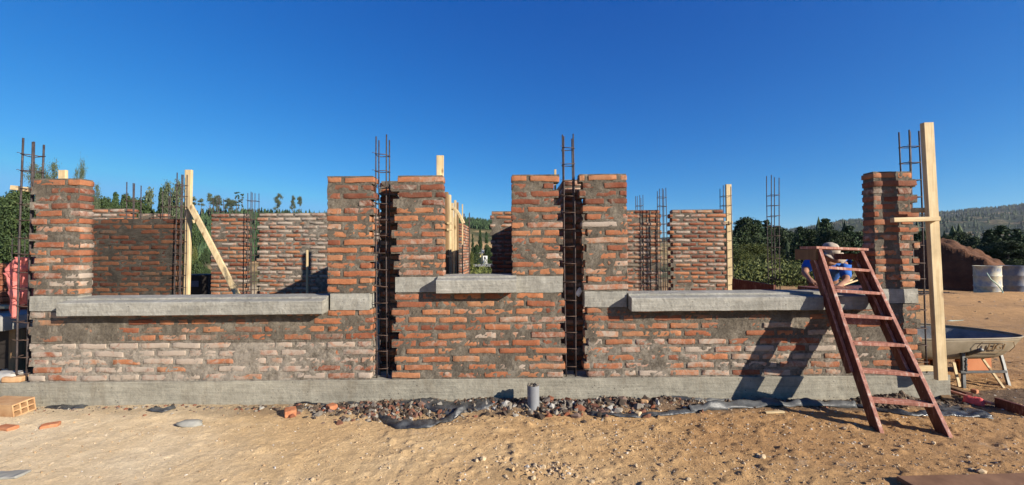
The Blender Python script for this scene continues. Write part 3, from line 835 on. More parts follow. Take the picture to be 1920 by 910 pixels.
def chunk(px, py, dims, rot, m, label, name='brick_piece', cat='brick piece', tiltx=0, hole=False, group=None, seed=1):
    p = GG(px, py)
    V, fs = roundbox(0, 0, 0, *dims, .010, 6, 4, 4)
    V += np.stack([fbm(V+seed, 22, seed+i, 3)*.008 for i in range(3)], 1)
    e = np.clip((V[:, 0] / (dims[0]/2) - .3), 0, 1); V[:, 0] -= e * .05 * (1+fbm(V, 20, seed, 2)) * dims[0]*2
    o = mesh(name, V, fs, M[m], None, False); o.location = (p.x, p.y, p.z + dims[2]*.42); o.rotation_euler = (tiltx, 0, rot)
    return tag(o, label, cat, group)
chunk(520, 752, (.22, .07, .05), .05, 'brick_dust', 'flat dusty orange brick laid against the foundation at left')
chunk(545, 778, (.10, .12, .06), .5, 'brick_bit', 'squarish brick chunk with dark side at left of the black plastic')
chunk(622, 768, (.09, .08, .05), -.7, 'brick_bit', 'small brick chunk just left of the rubble and plastic')
chunk(1197, 780, (.07, .05, .04), .9, 'stone_b', 'buff brick corner standing in the rubble right of the pipe')
chunk(1208, 755, (.07, .04, .03), -.3, 'brick_dust', 'small tan brick chip on the dark soil right of the pipe')
# split hollow blocks at the left edge
def hollow_block(loc, dims, rz, rx, m, label, cells=3, name='hollow_brick'):
    """block with open cells along its length (x)"""
    L_, W_, H_ = dims; t = .012
    mb = MB()
    mb.box((-L_/2, -W_/2, -H_/2), (L_/2, W_/2, -H_/2 + t)); mb.box((-L_/2, -W_/2, H_/2 - t), (L_/2, W_/2, H_/2))
    n = cells
    for k in range(n + 1):
        y = -W_/2 + (W_ - t) * k / n
        mb.box((-L_/2 + .0015, y + (0.001 if 0 < k < n else 0.0015), -H_/2 + t), (L_/2 - .0015, y + t - .001, H_/2 - t))
    mb.box((-L_/2 + .003, -W_/2 + t, -t/2), (L_/2 - .003, W_/2 - t, t/2))
    o = mesh(name, mb.V, mb.F, M[m], None, False); o.location = loc; o.rotation_euler = (rx, 0, rz)
    return tag(o, label, 'hollow brick')
p = GG(20, 775); hollow_block((p.x - .02, p.y, p.z + .06), (.34, .17, .12), -.12, .12, 'brick_dust', 'dusty orange hollow brick against the foundation at the left edge')
chunk(95, 800, (.12, .08, .03), .6, 'brick_bit', 'flat reddish tile piece lying on the sand at the left edge', 'tile_piece', 'tile piece')
chunk(14, 805, (.16, .08, .03), -.2, 'brick_bit', 'pinkish tile piece at the very left edge of the sand', 'tile_piece', 'tile piece')
chunk(18, 893, (.20, .10, .02), .1, 'stone', 'flat pale grey slab piece in the bottom left corner', 'slab_piece', 'slab piece')

# ------------------------------------------------------------------ plastic sheeting
m, nt, b = mat('black polythene', .32)
b.inputs['Specular IOR Level'].default_value = .5
c = ramp(nt, tex(nt, 9, 7, .7), [(.42, (.014, .015, .018)), (.62, (.075, .078, .078)), (.8, (.17, .155, .135))])
nt.links.new(c, b.inputs['Base Color'])
nt.links.new(ramp(nt, tex(nt, 12, 5), [(.4, .22), (.7, .75)]), b.inputs['Roughness'])
bump(nt, b, tex(nt, 20, 4, .6, dist=1.5), .5, .012)
M['plastic'] = m
M['plastic_pale'] = simple('dusty grey polythene', (.045, .048, .05), (.13, .13, .125), 6, .42, .5, .010, 0, 18)
def ribbon(label, pts_px, w, m='plastic', seed=1, lift=.03, fold=.02, name='plastic_sheet', cat='plastic sheet', Y=None):
    pp = [GG(*p) for p in pts_px]
    # resample
    path = []
    for a, b_ in zip(pp[:-1], pp[1:]):
        n = max(2, int((b_ - a).length / .03))
        for k in range(n): path.append(a.lerp(b_, k/n))
    path.append(pp[-1]); n = len(path); K = 9
    W = []
    for k, p in enumerate(path):
        t = k / (n-1)
        d = (path[min(k+2, n-1)] - path[max(k-2, 0)]).normalized(); s = Vector((-d.y, d.x, 0)).normalized()
        if s.y < 0: s = -s
        ww = (w(t) if callable(w) else w) * (1 + .22*mnoise.noise(Vector((t*7, seed, 0))))
        for j in range(K):
            u = j/(K-1) - .5
            q = p + s * (u*ww)
            q.y = min(q.y, D - .035)
            h = lift * (1 - (2*u)**2) * (1 + .8*mnoise.noise(Vector((t*9, u*2, seed)))) + fold*mnoise.noise(Vector((q.x*14, q.y*20, seed*3))) + fold*.5*mnoise.noise(Vector((q.x*45, q.y*30, seed*5)))
            q.z = gh_fast(q.x, q.y) + .006 + max(h, -.002); W.append(q)
    Fc = [(k*K+j, k*K+j+1, (k+1)*K+j+1, (k+1)*K+j) for k in range(n-1) for j in range(K-1)]
    o = mesh(name, W, Fc, M[m], None, True)
    sd = o.modifiers.new('thickness', 'SOLIDIFY'); sd.thickness = .0025; sd.offset = 1
    return tag(o, label, cat)
ribbon('wide strip of dusty black plastic sagging over the pit left of the pipe', [(742, 757), (790, 768), (850, 764), (905, 757), (950, 752)], lambda t: .05 + .15*math.sin(t*math.pi)**.7, 'plastic', 1, .012, .006)
ribbon('crumpled black plastic hanging into the pit before the wide strip', [(712, 782), (755, 800), (800, 798), (845, 786), (872, 772)], lambda t: .03 + .14*math.sin(t*math.pi), 'plastic', 2, .035, .018)
ribbon('narrow black plastic strip under the rubble right of the pipe', [(1105, 777), (1150, 780), (1190, 781), (1240, 778), (1300, 772)], .07, 'plastic', 3, .015, .010)
ribbon('long rolled grey plastic strip lying along the foundation at right', [(1292, 772), (1330, 766), (1400, 762), (1470, 760), (1540, 759), (1600, 762)], lambda t: .06 + .05*min(1, t*4), 'plastic_pale', 4, .045, .012)
ribbon('thin grey plastic strip tucked against the foundation behind the rolled strip', [(1240, 748), (1300, 751), (1370, 752)], .05, 'plastic_pale', 5, .015, .01)
ribbon('black plastic strip running behind the ladder foot', [(1600, 762), (1650, 770), (1700, 778), (1760, 778), (1850, 779)], lambda t: .05 + .08*t, 'plastic', 6, .02, .012)
ribbon('thin black plastic edge running under the rubble left of the pit', [(560, 756), (610, 760), (660, 757), (705, 762)], .055, 'plastic', 11, .010, .010)
ribbon('dark crumpled plastic scrap on the dirt left of the flat stone', [(285, 768), (305, 772), (325, 766)], .09, 'plastic', 7, .02, .02)
ribbon('black plastic piece half buried at the foundation near the left corner', [(95, 762), (130, 765), (165, 763)], .10, 'plastic', 8, .01, .012)
ribbon('black plastic sheet spread out beside the foundation corner at right', [(1745, 760), (1790, 768), (1850, 778)], .26, 'plastic', 9, .008, .012)

# ------------------------------------------------------------------ pipe stub
M['pvc'] = simple('grey pvc', (.15, .155, .165), (.21, .215, .22), 7, .5, .2, .002)
p = P(1000, 752, 3.94)
e = empty('pipe_stub', (p.x, 3.94, .0), 'short grey pipe stub standing upright before the foundation', 'pipe')
mb = MB().lathe([(.055, -.05), (.055, .222), (.0545, .224), (.050, .224), (.050, .205)], (p.x, 3.94, 0), 40); mb.build('pipe', M['pvc'], e, True)
v_, f_, c_ = rocks(np.array([(p.x + .05*math.cos(a)*r, 3.94 + .05*math.sin(a)*r, .215 + .006*((k*7) % 3)) for k, (a, r) in enumerate([(i*1.3, .85 if i % 3 else .4) for i in range(22)])]), np.full(22, .014), seed=12)
mesh('mortar_filling', v_, f_, M['mortar'], e, False, None, np.tile([.5, .6, .5], (len(v_), 1)))

# ------------------------------------------------------------------ ladder
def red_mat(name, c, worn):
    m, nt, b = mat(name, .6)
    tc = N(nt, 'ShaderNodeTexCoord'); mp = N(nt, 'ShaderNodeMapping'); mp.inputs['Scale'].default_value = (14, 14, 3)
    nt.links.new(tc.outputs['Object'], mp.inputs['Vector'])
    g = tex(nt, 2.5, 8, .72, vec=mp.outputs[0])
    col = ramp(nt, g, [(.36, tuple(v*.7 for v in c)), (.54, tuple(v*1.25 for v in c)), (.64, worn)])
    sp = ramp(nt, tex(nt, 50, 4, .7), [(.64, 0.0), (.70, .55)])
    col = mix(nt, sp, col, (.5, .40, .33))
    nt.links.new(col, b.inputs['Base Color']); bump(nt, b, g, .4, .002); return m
M['red'] = red_mat('worn red painted timber', (.098, .029, .018), (.22, .12, .085))  # base red darkened to carry the shade on the ladder sides
M['red_step_lit'] = red_mat('scuffed red steps and lit edges', (.30, .125, .085), (.50, .37, .29))  # scuffed steps, lightened to double as sunlit edges of rails and legs
fL0 = GG(1654, 812); fR0 = GG(1784, 821)
zt = 1.44
def on_line(px0, py0, Y): return P(px0, py0, Y)
YT = 4.09
tL = P(1538, 467, YT); tR = P(1617, 471, YT)
lad = empty('stepladder', (fL0.x, fL0.y, 0), 'worn red wooden stepladder leaning on the right window sill', 'ladder')
lean = ((tL - fL0).normalized() + (tR - fR0).normalized()).normalized()
across = (fR0 - fL0); across.z = 0; across.normalize()
back = lean.cross(across).normalized()
if back.y < 0: back = -back
RD, RW = .118, .030
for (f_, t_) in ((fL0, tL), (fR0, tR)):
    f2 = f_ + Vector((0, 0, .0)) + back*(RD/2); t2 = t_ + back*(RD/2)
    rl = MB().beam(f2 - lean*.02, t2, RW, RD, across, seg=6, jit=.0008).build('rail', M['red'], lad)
    rl.data.materials.append(M['red_step_lit'])                      # front edges paler, sunlight put into their colour
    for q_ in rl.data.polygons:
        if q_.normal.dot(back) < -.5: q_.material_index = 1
def tfor(y, f_, t_):
    lo, hi = 0.0, 1.0
    for _ in range(40):
        mid = (lo+hi)/2; q = f_.lerp(t_, mid); d = q - CAM
        yy = 455 - F * d.dot(cu) / d.dot(fw)
        if yy > y: lo = mid
        else: hi = mid
    return (lo+hi)/2
for k, (yl, yr) in enumerate([(502, 508), (546, 551), (593, 598), (645, 649), (697, 705), (753, 762)]):
    a = fL0.lerp(tL, tfor(yl, fL0, tL)); b_ = fR0.lerp(tR, tfor(yr, fR0, tR))
    horiz = Vector((0, 1, 0)) - across*across.y; horiz.normalize()
    c0 = a + across*(RW*.4) + horiz*.048; c1 = b_ - across*(RW*.4) + horiz*.048
    MB().beam(c0, c1, .090, .026, horiz).build('step', M['red_step_lit'], lad)
# top tread and its side cheeks
a = tL + Vector((-.035, .02, .014)); b_ = tR + Vector((.06, .02, .014))
MB().beam(a + Vector((0, .10, 0)), b_ + Vector((0, .10, 0)), .24, .024, (0, 1, 0)).build('top_board', M['red_step_lit'], lad)
for q, cm_ in ((tL, 'pine_old'), (tR, 'red')):
    MB().beam(q + Vector((-.02, .02, -.055)), q + Vector((-.035, .30, -.055)), .105 if cm_ == 'pine_old' else .06, .022, (0, 0, 1)).build('cheek', M[cm_], lad)
# folded rear frame
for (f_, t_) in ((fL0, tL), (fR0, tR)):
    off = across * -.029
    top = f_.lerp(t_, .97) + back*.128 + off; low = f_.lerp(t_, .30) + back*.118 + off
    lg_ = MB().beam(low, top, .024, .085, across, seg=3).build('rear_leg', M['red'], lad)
    lg_.data.materials.append(M['red_step_lit'])  # paler front edges again, painted as if sunlit
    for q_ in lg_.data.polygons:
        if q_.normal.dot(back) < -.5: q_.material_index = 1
ra = fL0.lerp(tL, .60) + back*.14 - Vector((.016, 0, 0)); rb = fR0.lerp(tR, .60) + back*.14 - Vector((.045, 0, 0))
MB().beam(ra, rb, .085, .018, lean).build('rear_brace', M['red_step_lit'], lad)

# ------------------------------------------------------------------ wheelbarrow
M['tray'] = simple('worn beige steel tray', (0.180, 0.143, 0.090), (0.300, 0.247, 0.173), 5, .6, .3, .003)
M['tray_in'] = simple('cement coated tray inside', (0.140, 0.140, 0.136), (0.252, 0.252, 0.238), 6, .9, .7, .006)
M['tube'] = simple('worn grey steel', (.055, .055, .052), (.13, .128, .118), 12, .55, .3, .002, .3)
wb = empty('wheelbarrow', (4.95, 4.75, 0), 'beige steel wheelbarrow with raised lettering, cement crusted, right of the tallest post', 'wheelbarrow')
rimF = [P(1742, 630, 4.45), P(1800, 631, 4.45), P(1860, 632, 4.47), P(1898, 631.5, 4.52), P(1913, 629, 4.62)]
zr = .50
rim = [(4.06, 4.72), (4.16, 4.52), (4.36, 4.46), (4.75, 4.455), (5.20, 4.48), (5.40, 4.54), (5.46, 4.66), (5.40, 4.86), (5.20, 5.10), (4.85, 5.28), (4.45, 5.30), (4.15, 5.12), (4.05, 4.9)]
rim = [Vector((x, y, zr + .028*(y-4.45)/.8)) for x, y in rim]
# smooth closed rim
def crom(pts, k):
    out = []; n = len(pts)
    for i in range(n):
        p0, p1, p2, p3 = pts[i-1], pts[i], pts[(i+1) % n], pts[(i+2) % n]
        for j in range(k):
            t = j/k
            out.append(.5*((2*p1) + (p2-p0)*t + (2*p0-5*p1+4*p2-p3)*t*t + (3*p1-p0-3*p2+p3)*t**3))
    return out
rm = crom(rim, 6); cc = Vector((4.72, 4.86, 0)); n = len(rm)
rings = []
for s, dz in ((1.0, 0), (.975, -.03), (.90, -.12), (.80, -.20), (.70, -.235), (.35, -.245)):
    rings.append([Vector((cc.x + (p.x-cc.x)*s, cc.y + (p.y-cc.y)*s, p.z + dz)) for p in rm])
Vv = [v for r_ in rings for v in r_] + [Vector((cc.x, cc.y, zr-.245))]
Fc = [(k*n+j, k*n+(j+1) % n, (k+1)*n+(j+1) % n, (k+1)*n+j) for k in range(len(rings)-1) for j in range(n)]
Fc += [((len(rings)-1)*n+j, (len(rings)-1)*n+(j+1) % n, len(rings)*n) for j in range(n)]
o = mesh('tray', [tuple(v) for v in Vv], Fc, [M['tray'], M['tray_in']], wb, True)
sd = o.modifiers.new('thickness', 'SOLIDIFY'); sd.thickness = .004; sd.offset = 0; sd.material_offset = 0
# cement lining inside the tray, a separate crust
Vi = [Vector((cc.x + (v.x-cc.x)*.985, cc.y + (v.y-cc.y)*.985, v.z + .006)) for r_ in rings[1:] for v in r_] + [Vector((cc.x, cc.y, zr-.236))]
Vi = [v + Vector((0, 0, .006*mnoise.noise(v*9))) for v in Vi]
k2 = len(rings)-1
Fi = [(k*n+j, k*n+(j+1) % n, (k+1)*n+(j+1) % n, (k+1)*n+j) for k in range(k2-1) for j in range(n)] + [((k2-1)*n+j, (k2-1)*n+(j+1) % n, k2*n) for j in range(n)]
mesh('cement_crust', [tuple(v) for v in Vi], Fi, M['tray_in'], wb, True)
MB().tube(rm, .009, 8, closed=True).build('rim', M['tray'], wb, True)
# raised lettering on the near side
def text_mesh(txt, size, depth):
    cu_ = bpy.data.curves.new('t', 'FONT'); cu_.body = txt; cu_.size = size; cu_.extrude = depth; cu_.bevel_depth = depth*.5; cu_.align_x = 'CENTER'; cu_.align_y = 'CENTER'
    ob = bpy.data.objects.new('t', cu_); C.objects.link(ob)
    dg = bpy.context.evaluated_depsgraph_get(); me = bpy.data.meshes.new_from_object(ob.evaluated_get(dg))
    V_ = [v.co.copy() for v in me.vertices]; F_ = [tuple(p.vertices) for p in me.polygons]
    bpy.data.objects.remove(ob); return V_, F_
M['letters'] = simple('rusty raised letters', (.17, .105, .05), (.27, .18, .09), 8, .7, .2)
tv, tf = text_mesh('LIGI', .095, .0022)
bx = Vector((1, 0, 0)); lean_t = Vector((0, .38, -1)).normalized()
org = Vector((5.03, 4.470, zr - .085))
def on_side(u, v, w=0):     # u along the side, v up, w out
    out = Vector((.0, -1, -.38)).normalized()
    return org + Vector((1, .02, 0))*u - lean_t*v + out*w
V3 = [on_side(v.x*1.15, v.y, v.z + .006) for v in tv]
mesh('lettering', [tuple(v) for v in V3], tf, M['letters'], wb)
mb = MB()
hexa = [(-.20, 0), (-.165, .062), (.165, .062), (.20, 0), (.165, -.062), (-.165, -.062)]
mb.tube([on_side(a, b_, .004) for a, b_ in hexa], .0035, 6, closed=True); mb.build('lettering_frame', M['letters'], wb, True)
# frame
MB().tube([P(1800, 668, 4.72), P(1815, 664, 4.52), P(1840, 656, 4.30)], .019, 12).build('handle', M['tube'], wb, True)
MB().tube([P(1788, 655, 5.1), P(1810, 650, 5.0), P(1850, 645, 4.9)], .018, 10).build('handle', M['tube'], wb, True)
MB().tube([(4.15, 4.86, .27), (4.5, 4.86, .245), (5.1, 4.82, .26)], .018, 10).build('frame_tube', M['tube'], wb, True)
zg = .0
def leg(a, b_, w=.035, m='tube'): MB().beam(a, b_, w, .022, (1, 0, 0), seg=3, jit=.002).build('leg', M[m], wb)
leg(P(1805, 662, 4.50), P(1807, 728, 4.46)); leg(P(1876, 665, 4.62), P(1893, 728, 4.46), .030)
MB().beam(P(1800, 698, 4.44), P(1886, 697, 4.46), .024, .022, (0, 0, 1)).build('cross_bar', M['tube'], wb)
MB().tube([P(1811, 672 + 3*k, 4.44) + Vector((.006*math.sin(k*2.1), 0, 0)) for k in range(9)], [.008 if k % 2 else .013 for k in range(9)], 8).build('chain', M['tube'], wb, True)
wc = Vector((4.02, 4.80, .17))
wheel = MB().tube([wc + Vector((.135*math.cos(a), 0, .135*math.sin(a))) for a in [2*math.pi*k/28 for k in range(28)]], .038, 10, closed=True)
M['rubber'] = simple('dusty black rubber', (.03, .03, .03), (.09, .08, .07), 10, .85, .3)
wh = wheel.build('wheel', M['rubber'], wb, True)
MB().lathe([(.0, -.02), (.10, -.015), (.10, .015), (0, .02)], (0, 0, 0), 20)
mbh = MB().tube([wc + Vector((0, -.06, 0)), wc + Vector((0, .06, 0))], .016, 10); mbh.tube([wc + Vector((0, -.012, 0)), wc + Vector((0, .012, 0))], .10, 24); mbh.build('hub', M['tube'], wb)
post('leaning_lath', 'pale slat leaning under the wheelbarrow toward its right leg', 'slat', P(1836, 664, 4.72), P(1883, 729, 4.42), .026, .012, 'pine', (1, 0, 0))
post('leaning_lath', 'short pale slat leaning beside the left leg of the wheelbarrow', 'slat', P(1788, 680, 4.60), P(1799, 726, 4.50), .030, .012, 'pine', (1, 0, 0))
# orange hollow bricks under it
M['clay'] = simple('orange clay block', (0.350, 0.119, 0.049), (0.434, 0.175, 0.077), 4, .85, .3, .003)
p = G(1850, 705, 0)
hollow_block((p.x + .02, p.y + .16, .125), (.29, .14, .24), .03, 0, 'clay', 'orange hollow clay brick standing under the wheelbarrow')
hollow_block((p.x - .28, p.y + .30, .125), (.24, .14, .24), .5, 0, 'clay', 'shaded hollow clay brick deeper under the wheelbarrow')

# ------------------------------------------------------------------ drums, hose, mound
def drum_mat(name, c1, c2, c3):
    m, nt, b = mat(name, .6)
    c = ramp(nt, tex(nt, 1.6, 8, .7, dist=.6), [(.34, c1), (.5, c2), (.66, c3)])
    c = mix(nt, .5, c, ramp(nt, tex(nt, 14, 7, .75), [(.3, .6), (.7, 1.2)]), 'MULTIPLY')
    nt.links.new(c, b.inputs['Base Color']); bump(nt, b, tex(nt, 20, 4), .2, .004); return m
M['drum1'] = drum_mat('cream and blue chipped paint', (.12, .17, .27), (.55, .48, .32), (.36, .26, .12))
M['drum2'] = drum_mat('dull blue rusty paint', (.05, .08, .15), (.17, .16, .16), (.28, .15, .08))
def drum(x, y, m, label):
    e = empty('oil_drum', (x, y, gh(x, y)), label, 'drum'); z = gh(x, y)
    pr = [(.25, .02), (.292, 0), (.300, .012), (.288, .03)]
    for zc in (.30, .60): pr += [(.288, zc-.03), (.298, zc-.012), (.298, zc+.012), (.288, zc+.03)]
    pr += [(.288, .86), (.300, .875), (.300, .89), (.285, .89), (.280, .86), (.278, .10), (.0, .10)]
    MB().lathe(pr, (x, y, z), 48).build('shell', M[m], e, True)
    MB().tube([(x + .297*math.cos(a), y + .297*math.sin(a), z + .885) for a in [2*math.pi*k/48 for k in range(48)]], .008, 6, closed=True).build('rim', M[m], e, True)
    return e
p = G(1860, 558, 0); drum(p.x + .05, p.y + .15, 'drum1', 'cream drum with patches of blue paint at the foot of the dirt mound')
p = G(1912, 557, 0); drum(p.x + .2, p.y + .3, 'drum2', 'dull blue rusty drum at the right edge of the photo')
M['hose'] = simple('pale green hose', (.22, .34, .27), (.38, .48, .38), 6, .5, 0)
def hose(label, pts, r=.013):
    return tag(MB().tube(crom_open(pts, 6), r, 8).build('hose', M['hose'], None, True), label, 'hose')
def crom_open(pts, k):
    pts = [Vector(p) for p in pts]; e = [pts[0]*2 - pts[1]] + pts + [pts[-1]*2 - pts[-2]]; out = []
    for i in range(1, len(e)-2):
        p0, p1, p2, p3 = e[i-1], e[i], e[i+1], e[i+2]
        for j in range(k):
            t = j/k; out.append(.5*((2*p1) + (p2-p0)*t + (2*p0-5*p1+4*p2-p3)*t*t + (3*p1-p0-3*p2+p3)*t**3))
    out.append(pts[-1]); return out
pd = G(1860, 558, 0)
hose('pale green hose hanging down from the cream drum', [P(1850, 512, pd.y - .22), P(1858, 524, pd.y - .26), P(1872, 536, pd.y - .26), P(1880, 548, pd.y - .26), P(1876, 555, pd.y - .32), G(1862, 560, .02), G(1830, 562, .02), G(1790, 564, .02), G(1750, 566, .02)], .014)
hose('thin pale hose looping over the yard behind the wheelbarrow', [G(1750, 586, .02), G(1800, 588, .03), G(1835, 592, .03), G(1833, 596, .03), G(1812, 601, .02), G(1775, 603, .02)], .014)
hose('greenish hose crossing the yard behind the wheelbarrow', [G(1752, 583, .02), G(1800, 586, .03), G(1850, 591, .03), G(1888, 593, .02)], .012)
# dirt mound
M['mound'] = simple('reddish brown excavated earth', (.060, .027, .015), (.135, .062, .031), 2.2, .97, 1.0, .05, 0, 7)  # base colour darkened to carry the shade of the near face
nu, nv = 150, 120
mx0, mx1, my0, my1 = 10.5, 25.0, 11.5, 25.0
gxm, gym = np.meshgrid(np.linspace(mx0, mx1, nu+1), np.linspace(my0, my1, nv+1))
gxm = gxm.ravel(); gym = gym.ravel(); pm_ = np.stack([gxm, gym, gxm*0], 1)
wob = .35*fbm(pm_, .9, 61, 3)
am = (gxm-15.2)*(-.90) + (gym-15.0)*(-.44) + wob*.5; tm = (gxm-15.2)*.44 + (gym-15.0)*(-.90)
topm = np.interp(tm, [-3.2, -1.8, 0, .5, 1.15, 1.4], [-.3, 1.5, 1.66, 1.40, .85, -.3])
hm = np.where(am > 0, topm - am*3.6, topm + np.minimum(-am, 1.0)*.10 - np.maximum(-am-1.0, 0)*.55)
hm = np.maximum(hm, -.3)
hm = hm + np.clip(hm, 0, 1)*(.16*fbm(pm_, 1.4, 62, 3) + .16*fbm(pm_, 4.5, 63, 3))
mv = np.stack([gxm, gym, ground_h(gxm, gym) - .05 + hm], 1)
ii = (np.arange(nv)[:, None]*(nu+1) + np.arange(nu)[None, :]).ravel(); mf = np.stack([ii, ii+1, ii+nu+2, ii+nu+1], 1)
tag(mesh('earth_mound', mv, mf, M['mound'], None, True), 'heap of reddish excavated earth, darkened as shade, behind the drums', 'earth mound')

# ------------------------------------------------------------------ debris by the right corner
def plank(label, p0, p1, w, d, m, name='plank', cat='plank', side=(0, 0, 1), lift=0):
    a = GG(*p0); b_ = GG(*p1); a.z += d/2 + .004 + lift; b_.z += d/2 + .004 + lift
    return tag(MB().beam(a, b_, w, d, (b_-a).normalized().cross(Vector((0, 0, 1))), seg=3, jit=.001).build(name, M[m]), label, cat)
plank('brown plank lying beside the foundation corner, nearest the wheelbarrow', (1772, 727), (1815, 742), .06, .03, 'pine_old')
plank('long pinkish lath running from the foundation corner to the dark red board', (1772, 737), (1862, 765), .035, .02, 'red_step_lit', 'lath', 'lath', lift=.02)
plank('short greenish brown board leaning at the foundation corner', (1758, 736), (1778, 756), .075, .022, 'pine_old', lift=.02)
a = GG(1868, 764) + Vector((0, 0, .045)); b_ = GG(1925, 782) + Vector((0, 0, .045))
tag(MB().beam(a, b_, .085, .03, (0, 0, 1), seg=3, jit=.001).build('red_board', M['red']), 'dark red board standing on edge at the right edge of the dirt', 'board')
plank('small dark red offcut behind the red cloth', (1800, 738), (1818, 744), .05, .03, 'red', 'offcut', 'offcut')
plank('pale wood sliver lying under the rolled grey plastic', (1435, 776), (1470, 775), .03, .015, 'pine_x', 'wood_sliver', 'wood sliver')
chunk(1828, 737, (.06, .05, .04), .4, 'brick_bit', 'rusty brown lump beside the wheelbarrow leg')
def loft(name, rows, Y, dep, mats, parent=None, seed=1, fold=.012, ff=14, n=20):
    """soft bulging shape; rows: (py, pxl, pxr) in depth plane Y"""
    V_ = []; Fc = []
    ys_ = []; 
    K = 26
    r_ = np.array(rows, float); tt = np.linspace(0, 1, len(r_)); ts = np.linspace(0, 1, K)
    py = np.interp(ts, tt, r_[:, 0]); xl = np.interp(ts, tt, r_[:, 1]); xr = np.interp(ts, tt, r_[:, 2])
    for k in range(K):
        a = P(xl[k], py[k], Y); b_ = P(xr[k], py[k], Y); c = (a+b_)/2; w = (b_.x-a.x)/2
        for j in range(n):
            an = 2*math.pi*j/n
            q = Vector((c.x + w*math.cos(an), Y + dep*math.sin(an)*(.6+.4*min(1, w/.08)), c.z + (b_.z-a.z)/2*math.cos(an)))
            nn = mnoise.noise(Vector((q.x*ff, q.y*ff, q.z*ff*.7 + seed*9)))*fold + mnoise.noise(Vector((q.x*ff*2.3, q.y*ff*2, q.z*ff*1.6 + seed*5)))*fold*.5
            q += Vector((math.cos(an)*nn*.6, math.sin(an)*nn, 0)); V_.append(tuple(q))
    for k in range(K-1):
        for j in range(n):
            q = (j+1) % n; Fc.append((k*n+j, k*n+q, (k+1)*n+q, (k+1)*n+j))
    Fc.append(tuple(range(n-1, -1, -1))); Fc.append(tuple((K-1)*n+j for j in range(n)))
    return mesh(name, V_, Fc, mats, parent, True)
M['redcloth'] = simple('bright red net cloth', (.50, .05, .05), (.70, .14, .12), 20, .8, .6, .006)
p = GG(1828, 757)
ribbon('crumpled bright red net cloth on the debris by the foundation corner', [(1808, 754), (1828, 756), (1848, 762)], .10, 'plastic', 21, .05, .03, 'red_cloth', 'cloth').data.materials[0] = M['redcloth']
# stray sheet at the bottom right
a = GG(1790, 896)
V_, fs = roundbox(0, 0, 0, 1.5, .36, .028, .004, 30, 8, 2)
V_[:, 2] += fbm(V_, 4, 3, 2)*.006
M['ply'] = simple('dirty brown plywood', (.13, .065, .035), (.24, .13, .07), 5, .85, .6, .003)
o = mesh('plywood_sheet', V_, fs, M['ply'], None, False); o.location = (a.x + .36, a.y - .19, .028); o.rotation_euler = (0, 0, .03)
tag(o, 'dirty brown plywood sheet lying on the dirt in the bottom right corner', 'plywood')

# things among the left cage
M['crate'] = simple('dark crate', (.012, .010, .009), (.03, .024, .02), 5, .8, .3)  # also colours the added shade board under the mortar board
M['pink'] = simple('pink cloth', (.40, .105, .090), (.54, .17, .145), 4, .9, .6, .012, 0, 12)
jk = empty('pink_jacket', (P(40, 600, 4.5).x, 4.5, ZB), 'pink jacket hung up at the left end of the wall, one sleeve dangling', 'jacket')
loft('body', [(482, 38, 60), (492, 30, 66), (505, 22, 68), (520, 20, 66), (536, 20, 62), (552, 26, 58), (566, 34, 54), (574, 38, 48)], 4.52, .08, M['pink'], jk, 1, .055, 13, 36)
loft('hood', [(482, 40, 62), (490, 36, 64), (500, 37, 62), (508, 40, 58)], 4.44, .05, M['pink'], jk, 2, .05, 14, 30)
loft('sleeve', [(528, 17, 34), (545, 19, 33), (570, 21, 33), (597, 20.5, 33)], 4.46, .035, M['pink'], jk, 3, .022, 13, 26)
loft('cuff_flap', [(512, 6, 14), (519, 10, 22), (528, 14, 28), (537, 16, 32)], 4.45, .03, M['pink'], jk, 4, .02, 12)
M['tarp'] = simple('dark blue tarp', (.012, .018, .035), (.03, .04, .07), 4, .55, .5, .02, 0, 10)
V_, fs = roundbox(0, 0, 0, 1.0, .5, .75, .04, 10, 6, 8); V_ += np.stack([fbm(V_, 4, i, 3)*.05 for i in range(3)], 1)
q = P(0, 530, 5.6); o = mesh('tarp_bundle', V_, fs, M['tarp'], None, True); o.location = (q.x - .35, 5.6, .72)
tag(o, 'dark blue tarp bundle at the left edge behind the pink jacket', 'tarp')
bs = empty('brick_stack', (P(15, 560, 5.2).x, 5.2, .5), 'small stack of red bricks behind the pink jacket', 'brick stack')
for k in range(9):
    V_, fs = roundbox(0, 0, 0, .15, .26, .062, .008, 5, 5, 4); V_ += rng.normal(0, .001, V_.shape)
    q = P(16, 560 - k*10.4, 5.2)
    o = mesh('brick', V_ + np.array([bs.location.x + R.uniform(-.01, .01), 5.2, .80 + k*.066]), fs, M['brick'], bs, True, None, np.tile([.2 + .1*(k % 3), .3, .4], (len(V_), 1)))
M['slab'] = simple('pale rendered block', (0.216, 0.210, 0.186), (0.300, 0.288, 0.258), 6, .95, .8, .006)
V_, fs = roundbox(0, 0, 0, 1.1, .6, .16, .01, 12, 6, 4); V_ += np.stack([fbm(V_, 6, i, 3)*.006 for i in range(3)], 1)
q = P(20, 605, 4.75); o = mesh('work_table_top', V_, fs, M['slab'], None, True); o.location = (q.x - .52, 4.95, q.z)
e = o; tag(o, 'thick pale mortar covered board on trestles at the left edge', 'work board')
pt = empty('timber_trestle', (q.x - .4, 4.9, 0), 'timber trestle with an added shade board, carrying the pale mortar board at the left edge', 'trestle')
for dx_ in (-.6, -.15, .36):
    MB().beam((q.x - .4 + dx_, 4.95, 0), (q.x - .4 + dx_, 4.95, q.z - .085), .09, .30, (1, 0, 0)).build('leg', M['pine_old'], pt)
MB().box((q.x - 1.05, 4.90, .16), (q.x + .045, 4.93, q.z - .10)).build('shade_board', M['crate'], pt)  # added dark board standing in for the shade under the mortar board
